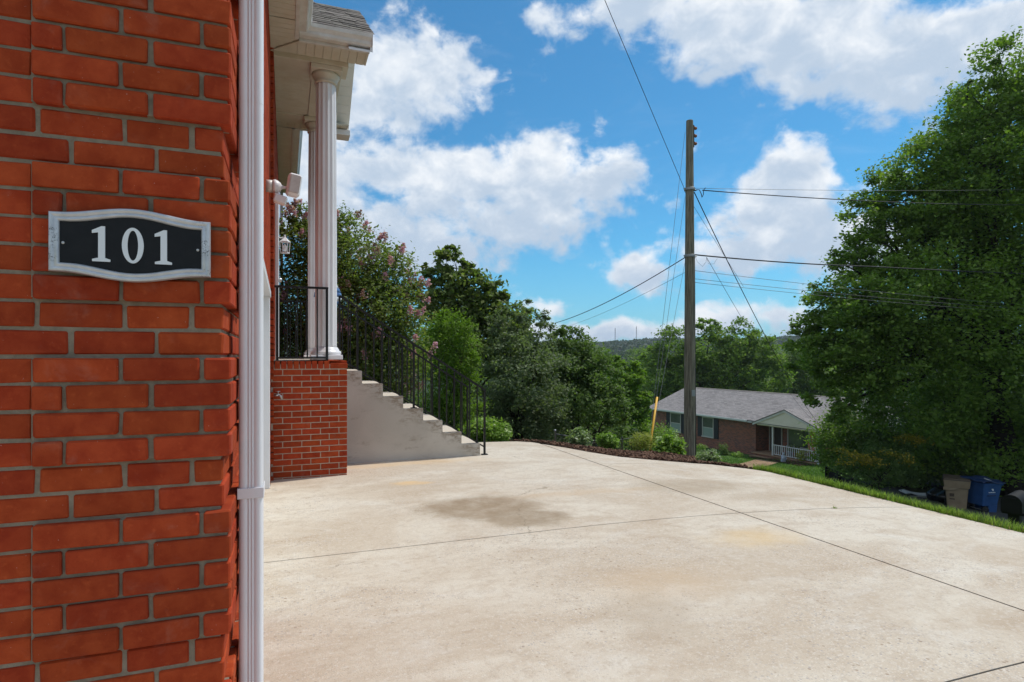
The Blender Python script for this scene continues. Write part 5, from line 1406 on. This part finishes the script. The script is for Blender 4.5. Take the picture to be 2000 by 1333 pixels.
climber(1369, 866, 893, 'small bright bush against the brick wall under the right window', 'shrub_leaf', 55, 47); climber(1412, 866, 897, 'dark low bush against the brown brick wall', 'dark_leaf', 56, 45); climber(1440, 882, 898, 'tiny green plant at the foot of the brick wall', 'shrub_leaf', 57, 44)
# walkway and lawn edge
wk = [at(1395, 0, 34), at(1440, 0, 31.5), at(1520, 0, 40.5), at(1478, 0, 42.5)]
wp_ = poly_patch('walkway', [(p.x, p.y) for p in wk], drape(.06), 'tan_path', .6); tag(wp_, kind='structure')
sb = [nw(tR + .6, -.9, 0), nw(tE + .3, -.9, 0), nw(tE + .4, -2.6, 0), nw(tA + 1.2, -1.7, 0), nw(tR + .6, -1.5, 0)]
tag(poly_patch('planting_bed', [(p.x, p.y) for p in sb], drape(.05), 'mulch_soil', .6), kind='structure')

wl = [at(900, 0, 12.2), at(1085, 0, 12.0), at(1160, 0, 14.2), at(1215, 0, 21), at(1200, 0, 30), at(900, 0, 28), at(700, 0, 18), at(640, 0, 11.2)]
tag(poly_patch('woodland_floor', [(p.x, p.y) for p in wl], drape(.05), 'woodland_floor', .7), kind='structure')  # dark leaf litter; its colour also stands in for deep shade under the trees
# ------------------------------------------------------------------ dark board fence under the trees
fa, fb = at(1618, 0, 26), at(1702, 0, 21.5)
bf = thing('board_fence', 'low dark board fence under the maple beside the neighbouring porch', 'fence', (fa.x, fa.y, tz(fa.x, fa.y)))
vdir = (fb - fa); vdir.z = 0; Lf = vdir.length; vdir.normalize(); bf.rotation_euler = (0, 0, math.atan2(vdir.y, vdir.x))
ztopf = lambda s_: at(1618 + 84 * s_, 915 + 34 * s_, 26 - 4.5 * s_).z - bf.location.z
nbd = 40
for i in range(nbd):
    s_ = (i + .5) / nbd; x = Lf * s_; MB().cbox(x - Lf / nbd * .46, x + Lf / nbd * .46, -.012, .012, ztopf(s_) - 1.5, ztopf(s_) - .06 + random.uniform(-.01, .01), .003).build('board', 'dark_wood', bf)
bar(MB(), (0, -.0, ztopf(0)), (Lf, 0, ztopf(1)), .11, .05).build('top_rail', 'dark_wood', bf)
for s_ in (0, .33, .66, 1): MB().cbox(Lf * s_ - .05, Lf * s_ + .05, -.13, -.03, ztopf(s_) - 1.6, ztopf(s_) + .06, .006).build('fence_post', 'dark_wood', bf)

# ------------------------------------------------------------------ bins, mailbox, rubbish
def frustum(mb, w0, d0, w1, d1, z0, z1, M=None, c=0.02):
    def ring(w, d, z): 
        a, b = w / 2, d / 2; return [(-a + c, -b, z), (a - c, -b, z), (a, -b + c, z), (a, b - c, z), (a - c, b, z), (-a + c, b, z), (-a, b - c, z), (-a, -b + c, z)]
    vs = [Vector(p) for p in ring(w0, d0, z0) + ring(w1, d1, z1)]
    if M: vs = [M @ v for v in vs]
    return mb.add(vs, [tuple(range(8))[::-1], tuple(range(8, 16))] + [(i, (i + 1) % 8, 8 + (i + 1) % 8, 8 + i) for i in range(8)])
def tan_bin():
    d = 20.0; p = at(1868, 996, d); t = thing('wheelie_bin', 'tan plastic wheeled trash bin with brown lid beside the blue bin', 'bin', p, -TH - R(43) + R(8))
    b = frustum(MB(), .50, .60, .62, .70, .03, .80).build('body', 'tan_plastic', t)
    frustum(MB(), .68, .78, .73, .84, .80, 1.04).build('collar', 'tan_plastic', t)
    MB().prism([(-.365, .80), (-.365, .70), (-.10, .70), (.06, .80)], 'y', -.385, -.345).build('collar_apron', 'tan_plastic', t)
    lid = MB(); frustum(lid, .75, .86, .68, .76, 1.0405, 1.10); lid.build('lid', 'brown_lid', t)
    MB().tube([(-.3, .46, 1.03), (.3, .46, 1.03)], .018, 8).build('handle', 'brown_lid', t)
    MB().box(-.19, -.07, -.353, -.345, .50, .60).build('hot_stamp', 'brown_lid', t)
    MB().box(-.19, -.05, -.342, -.330, .40, .43).build('hot_stamp', 'brown_lid', t)
    MB().cbox(-.24, .24, -.315, -.29, .05, .46, .02).build('front_rib', 'tan_plastic', t)
    for s_ in (-1, 1): MB().lathe([(0, -.03), (.12, -.03), (.13, 0), (.12, .03), (0, .03)], 20, Matrix.Translation((s_ * .29, .28, .13)) @ Matrix.Rotation(R(90), 4, 'Y')).build('wheel', 'tyre', t, True)
tan_bin()
def blue_bin():
    d = 19.6; p = at(1919, 1001, d); t = thing('wheelie_bin', 'blue plastic wheeled recycling bin with white emblem and sagging lid', 'bin', p, -TH - R(43) + R(52))
    # local -y face shows the emblem (right), -x face shows the wheels (left)
    frustum(MB(), .56, .52, .70, .72, .28, .95).build('body', 'blue_plastic', t)
    frustum(MB(), .30, .50, .34, .53, .02, .279, Matrix.Translation((.12, 0, 0))).build('foot', 'blue_plastic', t)
    frustum(MB(), .74, .78, .78, .82, .9505, 1.03).build('rim', 'blue_plastic', t)
    m = MB(); N = 10; vs = []; fs = []
    for i in range(N + 1):
        for j in range(N + 1):
            x, y = -.41 + .82 * i / N, -.43 + .86 * j / N; z = 1.04 + .05 * math.sin(i * .6) * (1 - j / N) + .04 * (j / N) + .02 * math.sin(j * 1.3 + i)
            vs.append((x, y, z)); 
    nn_ = len(vs); vs += [(x, y, z + .03) for x, y, z in vs]
    for i in range(N):
        for j in range(N):
            q_ = (i * (N + 1) + j, (i + 1) * (N + 1) + j, (i + 1) * (N + 1) + j + 1, i * (N + 1) + j + 1); fs += [q_[::-1], tuple(k + nn_ for k in q_)]
    for i in range(N):
        for (a, b) in (((i) * (N + 1), (i + 1) * (N + 1)), (i * (N + 1) + N, (i + 1) * (N + 1) + N), (i, i + 1), (N * (N + 1) + i, N * (N + 1) + i + 1)): fs.append((a, b, b + nn_, a + nn_))
    m.add(vs, fs).build('lid', 'dark_blue', t, True)
    for s_ in (-1, 1): MB().lathe([(0, -.03), (.12, -.03), (.135, 0), (.12, .03), (0, .03)], 20, Matrix.Translation((-.20, s_ * .27, .135)) @ Matrix.Rotation(R(90), 4, 'X')).build('wheel', 'tyre', t, True)
    MB().tube([(-.20, -.3, .135), (-.20, .3, .135)], .014, 8).build('axle', 'galvanised', t)
    # emblem: small leaf-like curl with a line of tiny lettering below
    em = MB(); zz = .80; yy = lambda z: -(.26 + (.36 - .26) * (z - .28) / .67) - .004
    for k in range(10):
        a = -.5 + k * .3; x0_, z0_ = .035 * math.cos(a), .035 * math.sin(a); em.box(x0_ - .011, x0_ + .011, yy(zz + z0_) - .002, yy(zz + z0_) + .003, zz + z0_ - .011, zz + z0_ + .011)
    em.box(.0, .03, yy(zz) - .002, yy(zz) + .003, zz - .02, zz + .02)
    for k in range(9): em.box(-.12 + k * .028, -.12 + k * .028 + .019, yy(.72) - .002, yy(.72) + .003, .708, .708 + (.022 if k % 3 else .028))
    em.build('emblem', 'digit_paint', t)
    MB().cbox(-.16, .16, yy(.62) - .015, yy(.62) + .002, .60, .64, .006).build('lift_bar', 'dark_blue', t)
blue_bin()
tag(MB().cbox(-.14, .14, -.1, .1, -.012, .012, .006, .01).build('paper_scrap', 'white_plastic', None, False, at(1930, 938, 19.6)), 'crumpled white paper sticking out under the blue bin lid', 'paper')
bpy.data.objects['paper_scrap'].rotation_euler = (.3, .25, .4)
def mailbox():
    d = 8.6; p = at(1982, 1040, d); t = thing('mailbox', 'black arched mailbox on a thick black post at the street edge', 'mailbox', (p.x, p.y, tz(p.x, p.y)))
    a = math.atan2(-(FW.x * .55 - RT.x * .84), (FW.y * .55 - RT.y * .84)); t.rotation_euler = (0, 0, -TH - R(52))
    zb = at(1982, 997, d).z - t.location.z; w = .115; L = .52
    arch = [(-w, 0), (w, 0), (w, .13)] + [(w * math.cos(k * math.pi / 10), .13 + w * .95 * math.sin(k * math.pi / 10)) for k in range(1, 10)] + [(-w, .13)]
    o = MB().prism([(x, z + zb) for x, z in arch], 'y', -.16, L - .16).build('box', 'black_plastic', t); smooth_by_angle(o, 40)
    MB().prism([(x * 1.05, (z - .1) * 1.05 + .1 + zb) for x, z in arch], 'y', -.185, -.161).build('door', 'black_plastic', t)
    MB().cbox(-.05, .05, -.20, -.186, zb + .185, zb + .205, .004).build('door_handle', 'black_plastic', t)
    MB().cbox(-.13, .13, -.12, .3, zb - .045, zb - .001, .008).build('platform', 'black_plastic', t)
    MB().cbox(w + .002, w + .012, .0, .035, zb + .06, zb + .24, .003).build('signal_flag', 'flag_red', t)
    MB().cbox(-.068, .068, -.068, .068, -.3, zb - .046, .008).build('post', 'black_plastic', t)
mailbox()
def rubbish():
    d = 22.0; p = at(1800, 968, d)
    t = thing('discarded_panel', 'bent white plastic panel with grey grille lying on the leaves', 'panel', p, -TH - R(10))
    vs = []; prof = [(-.62, .10), (-.45, .13), (-.2, .05), (.1, .02), (.42, .03), (.45, -.1)]
    m = MB(); m.prism(prof + [(x, z - .025) for x, z in reversed(prof)], 'y', -.22, .35); m.build('sheet', 'white_plastic', t)
    m = MB(); m.box(-.5, .1, -.235, -.222, -.12, .03); g_ = m.build('grille', 'grey_grille', t)
    for k in range(7): MB().box(-.48, .08, -.245, -.236, -.115 + k * .02, -.107 + k * .02).build('slat', 'white_plastic', g_)
    MB().box(.1, .42, -.235, -.222, -.12, .02).build('front_panel', 'white_plastic', t)
    for i, (px, py, s_, lb) in enumerate(((1828, 968, .30, 'black trash bag slumped against the white panel'), (1845, 972, .26, 'black trash bag squeezed next to the tan bin'))):
        q_ = at(px, py, 21.2 - i * .4); rng = np.random.default_rng(60 + i)
        bm = bmesh.new(); bmesh.ops.create_icosphere(bm, subdivisions=3, radius=s_)
        for v in bm.verts:
            n_ = v.co.normalized(); k = 1 + .10 * math.sin(n_.x * 7 + i) * math.sin(n_.y * 6) + .06 * math.sin(n_.z * 15 + n_.x * 9) + rng.normal() * .02
            v.co *= k; v.co.z *= .8
            if v.co.z > s_ * .6: v.co.x *= .5; v.co.y *= .5; v.co.z += .06
        me = bpy.data.meshes.new('trash_bag'); bm.to_mesh(me); bm.free()
        tag(obj('trash_bag', me, 'bag_film', None, True, q_), lb, 'trash bag')
rubbish()
lb_ = [at(1740, 0, 25), at(1850, 0, 20.3), at(1880, 0, 23), at(1760, 0, 27)]
tag(poly_patch('leaf_litter', [(p.x, p.y) for p in lb_], drape(.06), 'woodland_floor', .6), kind='structure')

# ------------------------------------------------------------------ far woods
def valley_trees():
    rng = np.random.default_rng(77); protos = []
    for s_ in range(3):
        bl = [(0, 0, 6.2, 3.0, 3.0, 2.6)] + [(rng.uniform(-2.6, 2.6), rng.uniform(-2.6, 2.6), rng.uniform(3.5, 7.5), 1.9, 1.9, 1.6) for _ in range(6)]
        t = make_tree('valley_tree', ('pale yellow-green rounded tree in the valley beyond the neighbouring house', 'mid green rounded tree in the valley beyond the neighbouring house', 'dark green rounded tree in the valley beyond the neighbouring house')[s_], (0, 0, 0), bl, 3800, .55, ('valley_leaf', 'oak_leaf', 'dark_leaf')[s_], 'bark', .22, .3, 80 + s_, 'trees in the valley', twigs=1, spread=.2)
        protos.append(t)
    spots = []
    for i in range(64):
        d = 78 + 230 * rng.random() ** 1.5; px = rng.uniform(1120, 1640) if i < 52 else rng.uniform(880, 1130)
        spots.append((px, d))
    for i, (px, d) in enumerate(spots):
        p = ground_under(px, d); src = protos[i % 3]
        if i < 3: o = src
        else:
            o = src.copy(); COL.objects.link(o)
            for ch in src.children:
                c = ch.copy(); COL.objects.link(c); c.parent = o
        o.location = p; o.rotation_euler = (0, 0, rng.uniform(0, 6.28)); s_ = rng.uniform(.8, 1.5) * (1 + d / 600); o.scale = (s_, s_, s_ * rng.uniform(.85, 1.1))
valley_trees()
def woodland():
    rng = np.random.default_rng(90); N = 3600
    az = rng.uniform(-.05, 1.05, N); r = 300 + 640 * rng.random(N) ** .75
    x, y = np.sin(az) * r, np.cos(az) * r; z = terr(x, y); k = 42
    rad = rng.uniform(4, 7.5, N)
    d = rng.normal(size=(N, k, 3)); d[..., 2] = np.abs(d[..., 2]); d /= np.linalg.norm(d, axis=-1, keepdims=True)
    c = np.stack([x, y, z + 3.5], -1)[:, None] + d * rad[:, None, None] * rng.uniform(.75, 1.05, (N, k, 1))
    v, f = leaf_quads(c.reshape(-1, 3), rng.uniform(2.2, 4.2, N * k), rng, .5, d.reshape(-1, 3), .9)
    tag(obj('woodland', np_mesh('woodland', v, f), 'hill_leaf'), 'dark wooded hillside far across the valley', 'woodland', kind='stuff')
woodland()
for px, top, lb in ((1201.5, 641, 'thin lattice radio mast on the far wooded ridge, shorter one'), (1243, 638, 'thin lattice radio mast on the far wooded ridge, taller one')):
    d = 900; p = at(px, 670, d); h = (670 - top) / FPX * d
    t = thing('radio_mast', lb, 'mast', (p.x, p.y, p.z))
    for a in range(3):
        c_, s_ = math.cos(a * 2.094), math.sin(a * 2.094); MB().tube([(c_ * .9, s_ * .9, 0), (c_ * .35, s_ * .35, h)], .16, 4).build('leg', 'galvanised', t)
    m = MB()
    for k in range(10):
        z = h * k / 10; r_ = .9 - .055 * k
        m.tube([(r_, 0, z), (-r_ * .5, r_ * .87, z + h / 10), (-r_ * .5, -r_ * .87, z + h / 10)], .1, 3)
    m.build('brace', 'galvanised', t)

# ------------------------------------------------------------------ haze
hm = bpy.data.materials.new('haze'); hm.use_nodes = True; MATS['haze'] = hm
T = NT(hm.node_tree); T.n.clear(); out = T.add('ShaderNodeOutputMaterial'); pv = T.add('ShaderNodeVolumePrincipled')
pv.inputs['Color'].default_value = (.80, .88, 1.0, 1); pv.inputs['Density'].default_value = .00022; pv.inputs['Anisotropy'].default_value = .25
T.l.new(pv.outputs[0], out.inputs['Volume'])
hz = MB().box(-2450, 2450, -2450, 2450, -18, 75).build('haze', 'haze'); tag(hz, 'thin blue summer haze over the valley', 'haze', kind='stuff')
SC.cycles.volume_bounces = 0; SC.cycles.volume_step_rate = 10
SC.cycles.max_bounces = 7; SC.cycles.diffuse_bounces = 4; SC.cycles.glossy_bounces = 3; SC.cycles.transmission_bounces = 5; SC.cycles.transparent_max_bounces = 8
SC.cycles.use_denoising = True
SC.cycles.sample_clamp_indirect = 6
